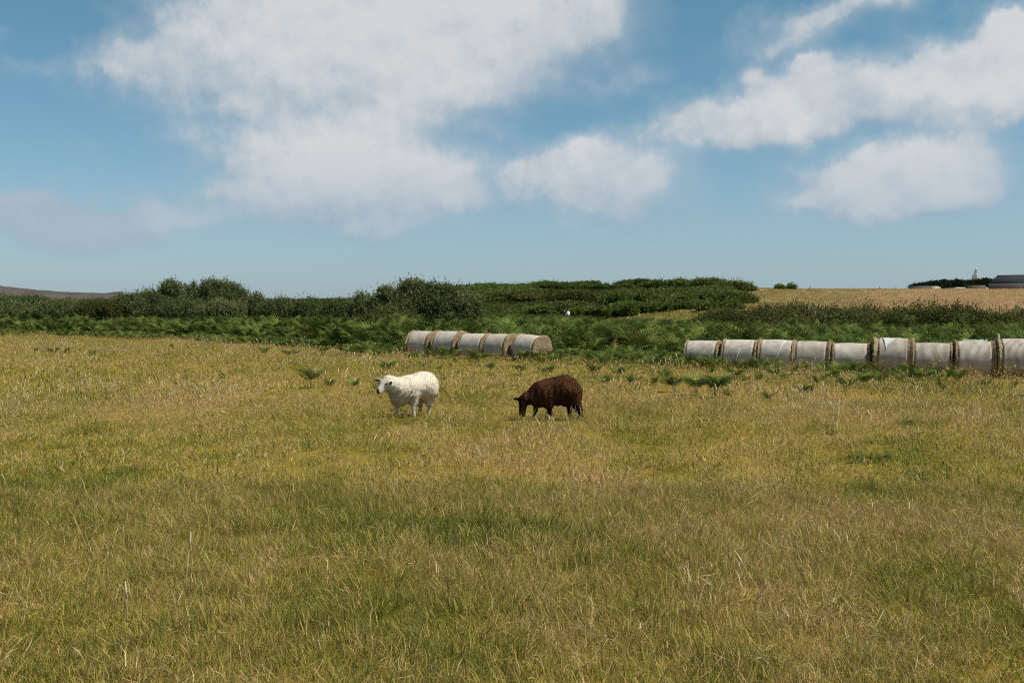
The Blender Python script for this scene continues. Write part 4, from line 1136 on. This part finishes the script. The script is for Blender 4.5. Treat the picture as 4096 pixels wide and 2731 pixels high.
def barn(u0, u1, ve, vr, d, hip_u, depth):
    x0, x1 = px(u0, d), px(u1, d); zb = tz((x0+x1)/2, d)-2.5; ze = pz(ve, d); zr = pz(vr, d); hip = px(hip_u, d)-x0
    root = obj('barn', None, loc=(x0, d, zb), rot=(0, 0, -R(25.5)), label='long grey barn with dark slate roof at the right edge of the skyline', cat='barn')
    w = x1-x0; e = ze-zb; r = zr-zb
    mb = MB(); mb.box((0, 0, 0), (w, depth, e)); obj('wall', mb.mesh('wall', M['render']), root)
    mb = MB(); prism_roof(mb, 0, w, 0, depth, e+.05, r, hip0=hip); rf = obj('roof', mb.mesh('roof', M['slate']), root)
    mb = MB(); mb.tube([(hip-.1, depth/2, r+.12), (w+.1, depth/2, r+.12)], .16, 6); obj('ridge_tile', mb.mesh('ridge_tile', M['render']), rf)
    mb = MB(); mb.box((0, -.22, e-.16), (w, -.09, e-.03)); obj('gutter', mb.mesh('gutter', M['lit_end_gutter']), root)
    mb = MB(); mb.box((w*.30, -.08, 2.6), (w*.36, -.02, e-1.0)); obj('door', mb.mesh('door', M['post']), root)
barn(988, 1075, 283.6, 275.3, 285, 996, 9.)
def shed(name, u0, u1, vt, d, depth, m, label, roofm, rise=.25, cat='shed', end=None):
    x0, x1 = px(u0, d), px(u1, d); zb = tz((x0+x1)/2, d)-1.5; zt = pz(vt, d)-zb
    root = obj(name, None, loc=(x0, d, zb), rot=(0, 0, -math.atan2(x0, d)-R(2)), label=label, cat=cat)
    w = x1-x0; mb = MB(); mb.box((0, 0, 0), (w, depth, zt)); obj('wall', mb.mesh('wall', m), root)
    mb = MB(); prism_roof(mb, 0, w, 0, depth, zt+.09, zt+.04+rise*.12, t=.06, over=.05); obj('roof', mb.mesh('roof', roofm), root)
    if end:
        mb = MB(); mb.box((w+.003, .1, 0), (w+end, depth-.1, zt-.03)); obj('sunlit_end', mb.mesh('sunlit_end', M['lit_end_gutter']), root)  # added box in a paler tone, sunlight on the shed end as colour
    return root
shed('stone_shed', 3633/4, 3711/4, 286.0, 262, 4, M['stone'], 'low dark stone shed with a right end coloured as sunlit under the tree belt', M['stone'], .35, end=8*262/F)
shed('stone_shed', 3867/4, 3933/4, 285.3, 264, 3, M['stone'], 'square brown stone shed beside the barn', M['stone'], .2)
shed('tin_shed', 3160/4, 3180/4, 287.0, 247, 2.4, M['green_tin'], 'tiny grey green shed right of the lone skyline bush', M['slate'], .5)
def caravan(name, u0, u1, vt, d, label, cat, nose=0.):
    x0, x1 = px(u0, d), px(u1, d); w = x1-x0; top = pz(vt, d); hgt = min(2.2, w*.55+.6); zb = top-hgt
    root = obj(name, None, loc=(x0, d, zb), label=label, cat=cat)
    dp = 2.0; pr = [(0, .35), (0, hgt*.72), (.22, hgt), (w-.3-nose*.5, hgt), (w-nose, hgt*.62), (w, hgt*.52), (w, .35)]
    n = len(pr); V = [(x, 0, z) for x, z in pr]+[(x, dp, z) for x, z in pr]
    me = bpy.data.meshes.new('body'); me.from_pydata(V, [], [list(range(n)), list(range(2*n-1, n-1, -1))]+[((i+1) % n, i, i+n, (i+1) % n+n) for i in range(n)]); me.materials.append(M['white']); me.update()
    obj('body', me, root)
    mb = MB(); mb.box((w*.12, -.012, hgt*.62), (w*.45, .01, hgt*.86)); obj('window', mb.mesh('window', M['glass']), root)
    mb = MB(); mb.box((w*.55, -.012, hgt*.62), (w*.8-nose*.3, .01, hgt*.86)); obj('window', mb.mesh('window', M['glass']), root)
    for q in (.22, .78):
        mb = MB(); a = np.linspace(0, 6.283, 17)[:-1]
        V = [(w*q+.33*math.cos(t), yy, .33+.33*math.sin(t)) for yy in (-.03, .18) for t in a]
        mb.add(V, [(i, (i+1) % 16, 16+(i+1) % 16, 16+i) for i in range(16)]); mb.add([V[i] for i in range(16)]+[(w*q, -.03, .33)], T=[(16, i, (i+1) % 16) for i in range(16)])
        obj('wheel', mb.mesh('wheel', M['tyre']), root)
caravan('parked_van', 3732/4, 3770/4, 286.8, 262, 'white van parked between the stone sheds', 'van', .5)
caravan('parked_car', 3790/4, 3824/4, 287.4, 268, 'dull parked car half hidden by the dry field, right of the white van', 'car', .9)
caravan('caravan', 3822/4, 3866/4, 286.9, 266, 'long white caravan left of the square stone shed', 'caravan')
caravan('caravan', 3936/4, 3953/4, 287.0, 270, 'small white caravan tucked between the stone shed and the barn', 'caravan')
for o in [o for o in bpy.data.objects if o.name.startswith('parked_car')]:
    for c in o.children:
        if c.name.startswith('body'): c.data.materials[0] = M['green_tin']

# lighthouse beyond the trees
d = 1150.; x0 = px(3901/4, d); s = d/F; zb = pz(282, d); zt = pz(267.6, d)
root = obj('lighthouse', None, loc=(x0, d, zb), label='pale white lighthouse rising behind the dark tree belt', cat='lighthouse')
hh = zt-zb
mb = MB(); mb.lathe([(2.35*1.05, -20), (2.3, 0), (2.05, hh*.62), (1.85, hh*.72)], 28); obj('tower', mb.mesh('tower', M['hazed_white'], True), root)
mb = MB(); mb.lathe([(.01, hh*.72), (2.5, hh*.725), (2.5, hh*.745), (1.4, hh*.75), (1.4, hh*.75+.01)], 28)
for k in range(14):
    a = k*6.283/14; mb.box((2.4*math.cos(a)-.05, 2.4*math.sin(a)-.05, hh*.745), (2.4*math.cos(a)+.05, 2.4*math.sin(a)+.05, hh*.80))
obj('gallery', mb.mesh('gallery', M['hazed_white']), root)
mb = MB(); mb.lathe([(1.35, hh*.745), (1.35, hh*.90)], 16); lr = obj('lantern_room', mb.mesh('lantern_room', M['hazed_grey']), root)
mb = MB(); mb.lathe([(1.7, hh*.895), (1.65, hh*.91), (1.1, hh*.96), (.3, hh*.985), (.02, hh)], 20); obj('dome', mb.mesh('dome', M['hazed_white'], True), lr)
root2 = obj('keepers_house', None, loc=(x0-.7*s, d-6, zb), label='flat roofed white keepers building at the foot of the lighthouse', cat='building')
a, b = -3.05*s, 1.05*s+.7*s
mb = MB(); mb.box((a+1, 0, -18), (b-.6, 9, pz(278.2, d)-zb)); mb.box((a+1, .2, pz(278.2, d)-zb), (.2, 8, pz(274.9, d)-zb)); obj('wall', mb.mesh('wall', M['hazed_white']), root2)
mb = MB(); mb.box((a+.5, -.5, pz(277.9, d)-zb), (b-.3, -.02, pz(276.9, d)-zb)); obj('window_band', mb.mesh('window_band', M['hazed_grey']), root2)
mb = MB(); mb.box((a+.6, -.3, pz(274.9, d)-zb), (.5, 8.4, pz(274.5, d)-zb)); obj('parapet', mb.mesh('parapet', M['hazed_white']), root2)

# fence posts on the skyline and in the right hedge
GP = 'fence posts on the dry field skyline'
for x4, vt, lb in [(3238, 1144, 'tall fence post right of the tiny skyline shed'), (3271, 1150, 'short skyline post next to the tall one near the tiny shed'), (3304, 1152, None), (3340, 1152, None), (3376, 1152, None), (3410, 1152, None), (3447, 1153, None),
                   (3517, 1146, 'tall dark post at the left edge of the tan field skyline'), (3582, 1146, 'thick post with a leaning rail left of the stone shed')]:
    d = 252.; x0 = px(x4/4, d); zt = pz(vt/4, d); g = tz(x0, d)
    mb = MB(); r = .11 if x4 in (3238, 3517, 3582) else .08
    mb.tube([(0, 0, -.4), (.01, 0, (zt-g)*.5), (.02, 0, zt-g-.02), (.02, 0, zt-g)], [r, r, r*.95, r*.5], 8)
    if x4 == 3582: mb.tube([(-5.2, 0, zt-g-.75), (-2, .02, zt-g-.6), (0, 0, zt-g-.62)], .07, 6)
    obj('fence_post', mb.mesh('fence_post', M['post'], True), loc=(x0, d, g), label=lb or 'thin dark fence post in the even line on the green skyline', cat='fence post', group=GP)
for x4, v0, v1, lb in [(3998, 1221, 1245, 'dark fence post in the right hedge, left of the pair below the barn'), (4061, 1217, 1240, 'dark fence post in the right hedge nearest the right edge')]:
    d = 74.; x0 = px(x4/4, d); g = tz(x0, d)
    mb = MB(); zt = pz(v0/4, d)-g; mb.tube([(0, 0, -.3), (0, .02, zt*.5), (.01, .02, zt), (.01, .02, zt+.01)], [.06, .058, .055, .03], 8)
    obj('fence_post', mb.mesh('fence_post', M['post'], True), loc=(x0, d, g), label=lb, cat='fence post', group='fence posts in the right hedge')

# two walkers half hidden in the bracken
M['skin'] = simple('skin', (.42, .26, .19), (.5, .32, .24), 9, .6)
M['shirt_white'] = simple('white_shirt', (.78, .78, .77), (.86, .86, .85), 9, .8)
M['shirt_dark'] = simple('dark_shirt', (.05, .04, .035), (.09, .07, .06), 9, .8)
M['hair'] = simple('dark_hair', (.03, .02, .015), (.06, .045, .03), 30, .6)
M['hair_fair'] = simple('fair_hair', (.20, .13, .07), (.3, .2, .12), 30, .6)
M['trousers'] = simple('trousers', (.03, .035, .05), (.06, .065, .085), 9, .9)
def person(u4, vtop4, d, k, label, shirt, hair, yaw):
    x0 = px(u4/4, d); zt = pz(vtop4/4, d); root = obj('person', None, loc=(x0, d, zt-1.74*k), rot=(0, 0, yaw), scale=(k, k, k), label=label, cat='person', group='walkers on the hillside path')
    sk = [ell((0, -.01, 1.60), (.076, .095, .115)), cone((0, .01, 1.53), (0, .015, 1.42), .055, .06), cone((-.17, 0, 1.38), (.17, 0, 1.38), .075, .075),
          ell((0, 0, 1.20), (.17, .11, .26)), ell((0, 0, .98), (.165, .115, .15)), cone((0, -.10, 1.575), (0, -.115, 1.56), .016, .014)]
    for sx in (-1, 1):
        sk += [cone((sx*.19, 0, 1.38), (sx*.24, .02, 1.12), .052, .042), cone((sx*.24, .02, 1.12), (sx*.23, -.07, .88), .04, .028), ell((sx*.228, -.09, .81), (.022, .038, .075)),
               cone((sx*.226, -.115, .80), (sx*.222, -.125, .72), .012, .009), cone((sx*.085, 0, .94), (sx*.09, -.03, .50), .088, .058), cone((sx*.09, -.03, .5), (sx*.09, .03, .08), .055, .038), cone((sx*.09, .04, .04), (sx*.095, -.12, .03), .042, .035),
               ell((sx*.08, .0, 1.60), (.014, .03, .036))]
    V, Q = surface_net(lambda P: smin([f(P) for f in sk], .03), (-.36, -.26, -.05), (.36, .26, 1.78), .02)
    obj('body', mesh_np('body', V, Q, None, [M['skin']], smooth=True), root)
    gr = lambda fs, o: (lambda P: smin([f(P) for f in fs], .03)-o)
    torso = sk[2:5]+[f for i, f in enumerate(sk[6:]) if i % 8 == 0]
    V, Q = surface_net(lambda P: np.maximum(gr(torso, .014)(P), np.maximum(.92-P[:, 2], P[:, 2]-1.47)), (-.4, -.3, .85), (.4, .3, 1.5), .02)
    obj('shirt', mesh_np('shirt', V, Q, None, [shirt], smooth=True), root)
    legs = [sk[4]]+[f for i, f in enumerate(sk[6:]) if i % 8 in (4, 5)]
    V, Q = surface_net(lambda P: np.maximum(gr(legs, .013)(P), np.maximum(.07-P[:, 2], P[:, 2]-1.0)), (-.4, -.3, .0), (.4, .3, 1.05), .02)
    obj('trousers', mesh_np('trousers', V, Q, None, [M['trousers']], smooth=True), root)
    V, Q = surface_net(lambda P: np.maximum(ell((0, .012, 1.625), (.088, .105, .115))(P), .0-(P[:, 2]-1.56)-(P[:, 1]+.02)*1.2), (-.12, -.14, 1.4), (.12, .16, 1.78), .012)
    obj('hair', mesh_np('hair', V, Q, None, [hair], smooth=True), root)
person(2273, 1237, 150, 1., 'walker in a white shirt with dark hair, waist deep in bracken', M['shirt_white'], M['hair'], R(20))
person(2257, 1238, 152, .97, 'walker in dark clothes just left of the white shirted walker', M['shirt_dark'], M['hair_fair'], R(-30))

# single stalks that stand out in the near grass
def stalk(pts4, d, label, head=True, r=.0019):
    b = ground_hit(pts4[-1][0]/4, pts4[-1][1]/4); d = b[1]; z0 = tz(*b)
    P = [(px(a/4, d)-b[0], random.uniform(-.01, .01), pz(c/4, d)-z0) for a, c in pts4][::-1]
    P = np.array(P); P[0, 2] = -.02
    mb = MB(); mb.tube(P, np.linspace(r, r*.6, len(P)), 6)
    root = obj('seed_stalk', mesh_np('seed_stalk', np.concatenate(mb.V), np.concatenate(mb.Q), np.concatenate(mb.T), [M['stalk']], {'r': np.full(mb.n, .75)}, smooth=True), loc=(b[0], b[1], z0), label=label, cat='grass stalk', group='pale single stalks in the near grass')
    if head:
        dv = P[-1]-P[-2]; dv /= np.linalg.norm(dv); L = .075; n = 60
        rs_ = np.random.default_rng(3); t = rs_.random(n); c = P[-1]-dv*L*.2+dv*L*t[:, None]; q = rs_.normal(0, 1, (n, 3)); q /= np.linalg.norm(q, axis=1)[:, None]
        e = c+(dv*.8+q*.5)*.018; s = np.cross(q, dv)*.0025
        w = np.stack([c-s, c+s, e], 1).reshape(-1, 3)
        mb = MB(); mb.tube([P[-1]-dv*L*.25, P[-1]+dv*L*.3, P[-1]+dv*L], [.003, .0075, .002], 7)
        VV = np.vstack([w, np.concatenate(mb.V)]); TT = np.vstack([np.arange(3*n).reshape(-1, 3), np.concatenate(mb.T)+3*n]); QQ = np.concatenate(mb.Q)+3*n
        obj('seed_head', mesh_np('seed_head', VV, QQ, TT, [M['stalk']], {'r': np.full(len(VV), .8)}), root)
stalk([(2758, 2255), (2760, 2370), (2768, 2500)], 0, 'thin upright pale stalk without a seed head in the lower right grass', False)
stalk([(2975, 2255), (3030, 2345), (3072, 2425), (3081, 2475)], 0, 'long leaning pale stalk with a plump seed head in the lower right grass')
stalk([(2842, 2340), (2890, 2375), (2945, 2407)], 0, 'short slanting stalk with a thin seed head between the two long stalks')
stalk([(284, 2065), (315, 2140), (362, 2245)], 0, 'long slanting straw stalk in the lower left grass', False)
stalk([(494, 2385), (497, 2450), (490, 2550)], 0, 'upright stalk with a small pale seed head at lower left')
stalk([(753, 2182), (735, 2330), (722, 2480)], 0, 'tall stalk with a fluffy brown seed head right of the lower left grass')
# dried plant stem lying at the bottom edge
b = ground_hit(3075/4, 2712/4); z0 = tz(*b); mb = MB()
mb.tube([(.06, -.12, .0), (.035, -.05, .05), (0, 0, .085), (-.01, .02, .10)], [.009, .012, .011, .006], 8)
mb.tube([(0, 0, .085), (-.06, .05, .11), (-.10, .06, .10)], [.008, .005, .002], 6); mb.tube([(.0, .0, .085), (-.03, .08, .12), (-.045, .14, .15)], [.008, .004, .002], 6); mb.tube([(.03, -.04, .05), (-.03, 0, .06), (-.09, 0, .05)], [.006, .004, .002], 6)
obj('withered_twig', mb.mesh('withered_twig', M['deadwood'], True), loc=(b[0], b[1], z0), scale=(.62, .62, .55), label='bleached dry forked plant stem at the bottom edge of the grass', cat='twig')

# ------------------------------------------------------------------ sky, sun, camera
SUN_EL, SUN_AZ = R(57), R(110)            # azimuth from +Y towards +X
w = bpy.data.worlds.new('World'); S.world = w; w.use_nodes = True
nt = w.node_tree; nt.nodes.clear(); n = N(nt)
sky = n.n('ShaderNodeTexSky', sky_type='NISHITA'); sky.sun_disc = False; sky.sun_elevation = SUN_EL; sky.sun_rotation = SUN_AZ
sky.air_density = 1.0; sky.dust_density = .8; sky.ozone_density = 1.2
dirn = n.n('ShaderNodeTexCoord').outputs['Generated']
sep = n.n('ShaderNodeSeparateXYZ'); n.l(dirn, sep.inputs[0])
azn = n.math('ARCTAN2', sep.outputs[0], sep.outputs[1]); eln = n.math('ARCSINE', sep.outputs[2])
cmb = n.n('ShaderNodeCombineXYZ'); n.l(azn, cmb.inputs[0]); n.l(eln, cmb.inputs[1]); ae = cmb.outputs[0]
def wnoise(sc, det, ro):
    q = n.n('ShaderNodeTexNoise'); n.l(ae, q.inputs['Vector']); q.inputs['Scale'].default_value = sc; q.inputs['Detail'].default_value = det; q.inputs['Roughness'].default_value = ro; return q
w1 = wnoise(7, 4, .55).outputs['Color']; w2 = wnoise(26, 5, .6).outputs['Color']
off = n.vmath('ADD', n.vmath('MULTIPLY', n.vmath('SUBTRACT', w1, (.5, .5, .5)).outputs[0], (.11, .075, 0)).outputs[0],
              n.vmath('MULTIPLY', n.vmath('SUBTRACT', w2, (.5, .5, .5)).outputs[0], (.045, .036, 0)).outputs[0]).outputs[0]
aew = n.vmath('ADD', ae, off).outputs[0]
def to_ae(X, Y):           # photo px (2352 wide) -> azimuth, elevation
    u, v = X/2.297, Y/2.297
    x, z = (u-512)/F, (EYE-v)/F
    return math.atan2(x, 1), math.asin(z/math.sqrt(1+x*x+z*z))
def blobs(lst):
    tot = None; vert = None
    for cx, cy, rx, ry, wt in lst:
        a, e = to_ae(cx, cy); kx, ky = 1/(rx/2.297/F), 1/(ry/2.297/F)
        q = n.vmath('MULTIPLY', n.vmath('SUBTRACT', aew, (a, e, 0)).outputs[0], (kx*math.cos(a)**-1*.9, ky, 0)).outputs[0]
        dd = n.vmath('DOT_PRODUCT', q, q).outputs['Value']
        g = n.math('MULTIPLY', n.math('EXPONENT', n.math('MULTIPLY', dd, -.9)), wt)
        tot = g if tot is None else n.math('ADD', tot, g)
        sy = n.vmath('DOT_PRODUCT', q, (.2, 1, 0)).outputs['Value']     # lit from above, sun to the right
        vert = n.math('MULTIPLY', g, sy) if vert is None else n.math('MULTIPLY_ADD', g, sy, vert)
    return tot, n.math('DIVIDE', vert, n.math('ADD', tot, .15))
CL = [(950,425,130,60,.55),(1015,465,60,30,.45),(290,160,90,46,.42),(240,185,70,22,.3),(1010,255,120,50,.34),(1120,330,100,46,.28),(1000,210,160,40,.35),(655,50,205,110,1),(900,40,330,120,1),(1200,30,210,80,.9),(690,175,215,75,.9),(930,165,240,65,.9),(370,165,90,38,.42),(1100,140,140,50,.6),(1360,20,70,60,.6),
      (870,320,80,75,.9),(800,400,220,80,1),(975,440,95,52,.85),(610,330,190,60,.55),(480,440,100,25,.5),(700,420,180,60,.75),(900,525,110,22,.6),(690,500,280,36,.35),(560,250,170,40,.4),
      (1340,390,115,62,1),(1440,440,120,60,.85),(1235,425,80,38,.75),(1400,490,110,34,.55),(1350,345,55,32,.7),(1500,410,60,30,.35),
      (1530,290,80,38,.7),(1650,290,120,52,.8),(1800,235,120,70,1),(1742,160,32,32,.6),(1910,200,130,60,.75),(1660,325,120,30,.42),(1880,280,110,40,.5),(1890,130,26,24,.6),(1600,350,120,30,.3),
      (2250,170,150,85,1),(2335,130,90,80,.9),(2210,245,160,42,.9),(2345,225,80,52,.9),(2120,200,80,70,.55),
      (1980,420,150,46,1),(2080,365,115,45,1),(2225,390,95,52,.9),(1880,470,90,28,.8),(2050,455,180,34,.8),(1830,395,45,20,.35),(2200,450,120,30,.5),
      (1850,50,150,26,.6),(1790,92,80,20,.5),(2010,12,130,26,.6),(2330,60,60,24,.4),(1900,8,160,20,.5),
      (1370,178,100,18,.32),(1445,195,50,14,.3),(1290,215,110,26,.25),(1090,300,55,24,.22),(1180,250,60,30,.15),
      (130,540,260,20,.4),(330,470,160,14,.3),(1150,560,250,14,.22),(1700,520,200,16,.2),(330,240,120,40,.3),(1620,120,120,40,.2),(0,70,36,26,.4),(100,152,55,20,.35),(110,470,230,36,.8),(230,515,180,22,.75),(420,505,140,22,.35),(20,430,110,22,.7),(240,330,190,16,.16),(60,500,150,25,.4),(330,300,120,16,.14)]
dens, vshade = blobs(CL)
fb = wnoise(13, 8, .62).outputs['Fac']
# generic clouds outside the photographed part of the sky
gen = n.math('MULTIPLY', n.rng(wnoise(2.4, 5, .6).outputs['Fac'], .5, .68), n.math('GREATER_THAN', n.math('ABSOLUTE', azn), .62))
dd = n.math('ADD', dens, n.math('MULTIPLY', n.math('SUBTRACT', fb, .5), .95))
crisp = n.n('ShaderNodeMapRange', interpolation_type='SMOOTHSTEP'); n.l(dd, crisp.inputs[0]); crisp.inputs[1].default_value = .33; crisp.inputs[2].default_value = 1.08
thin = n.math('MULTIPLY', n.rng(dd, .12, .80), .55)
cov = n.math('MAXIMUM', crisp.outputs[0], thin)
cov = n.math('MAXIMUM', cov, gen)
haze_el = n.rng(eln, .0, .16, 1., 0.)
cov = n.math('MULTIPLY', cov, .93, clamp=True)
# sky tint
tint = n.mix(1., sky.outputs[0], n.mix(n.rng(eln, .03, .33), (.72, .86, .95, 1), (.53, .91, .86, 1)), 'MULTIPLY')
up = n.vmath('ADD', ae, (.006, .014, 0)).outputs[0]
q1 = wnoise(13, 6, .58); q2 = wnoise(13, 6, .58); n.nt.links.remove(q2.inputs['Vector'].links[0]); n.l(up, q2.inputs['Vector'])
relief = n.math('SUBTRACT', q1.outputs['Fac'], q2.outputs['Fac'])
bright = n.math('ADD', n.rng(dd, .35, 1.6, .28, .95), n.math('MULTIPLY', relief, 1.7))
bright = n.math('ADD', bright, n.math('MULTIPLY', n.math('MAXIMUM', n.math('MINIMUM', vshade, .8), -.8), .38), clamp=True)
grey = n.math('MULTIPLY', n.rng(azn, -.30, -.37), n.rng(eln, .155, .12))
bright = n.math('MULTIPLY', bright, n.math('SUBTRACT', 1., n.math('MULTIPLY', grey, .55)))
bright = n.math('MULTIPLY', bright, n.rng(eln, .05, .17, .55, 1.))
CK = 1.0
ccol = n.mix(bright, (3.0*CK, 3.9*CK, 4.75*CK, 1), (6.2*CK, 6.35*CK, 6.45*CK, 1))
hz = n.n('ShaderNodeHueSaturation'); hz.inputs['Saturation'].default_value = .97; n.l(tint, hz.inputs['Color'])
fin = n.mix(cov, hz.outputs[0], ccol)
fin = n.mix(n.math('MULTIPLY', haze_el, .55), fin, (3.0, 4.2, 5.5, 1))
bg = n.n('ShaderNodeBackground'); n.l(fin, bg.inputs[0]); bg.inputs[1].default_value = .088
n.l(bg.outputs[0], n.n('ShaderNodeOutputWorld').inputs[0])
w.cycles.sampling_method = 'MANUAL'; w.cycles.sample_map_resolution = 512

sl = bpy.data.lights.new('sun', 'SUN'); sl.energy = 4.8; sl.angle = R(.6); sl.color = (1, .94, .83)
so = bpy.data.objects.new('sun', sl); COL.objects.link(so)
sd = Vector((math.cos(SUN_EL)*math.sin(SUN_AZ), math.cos(SUN_EL)*math.cos(SUN_AZ), math.sin(SUN_EL)))
so.rotation_euler = sd.to_track_quat('Z', 'Y').to_euler(); so.location = (0, 0, 30)

cam = bpy.data.cameras.new('camera'); cam.lens = 35; cam.sensor_width = 36; cam.clip_end = 6000; cam.clip_start = .05
co = bpy.data.objects.new('camera', cam); COL.objects.link(co); co.location = (0, 0, H)
co.rotation_euler = (R(90)-math.atan((341-EYE)/F), 0, 0)
S.camera = co
S.view_settings.view_transform = 'Standard'; S.view_settings.look = 'None'; S.view_settings.exposure = .30; S.view_settings.gamma = 1
S.cycles.max_bounces = 6; S.cycles.diffuse_bounces = 3; S.cycles.transmission_bounces = 4; S.cycles.transparent_max_bounces = 4
S.cycles.use_denoising = False; S.cycles.filter_width = 1.15
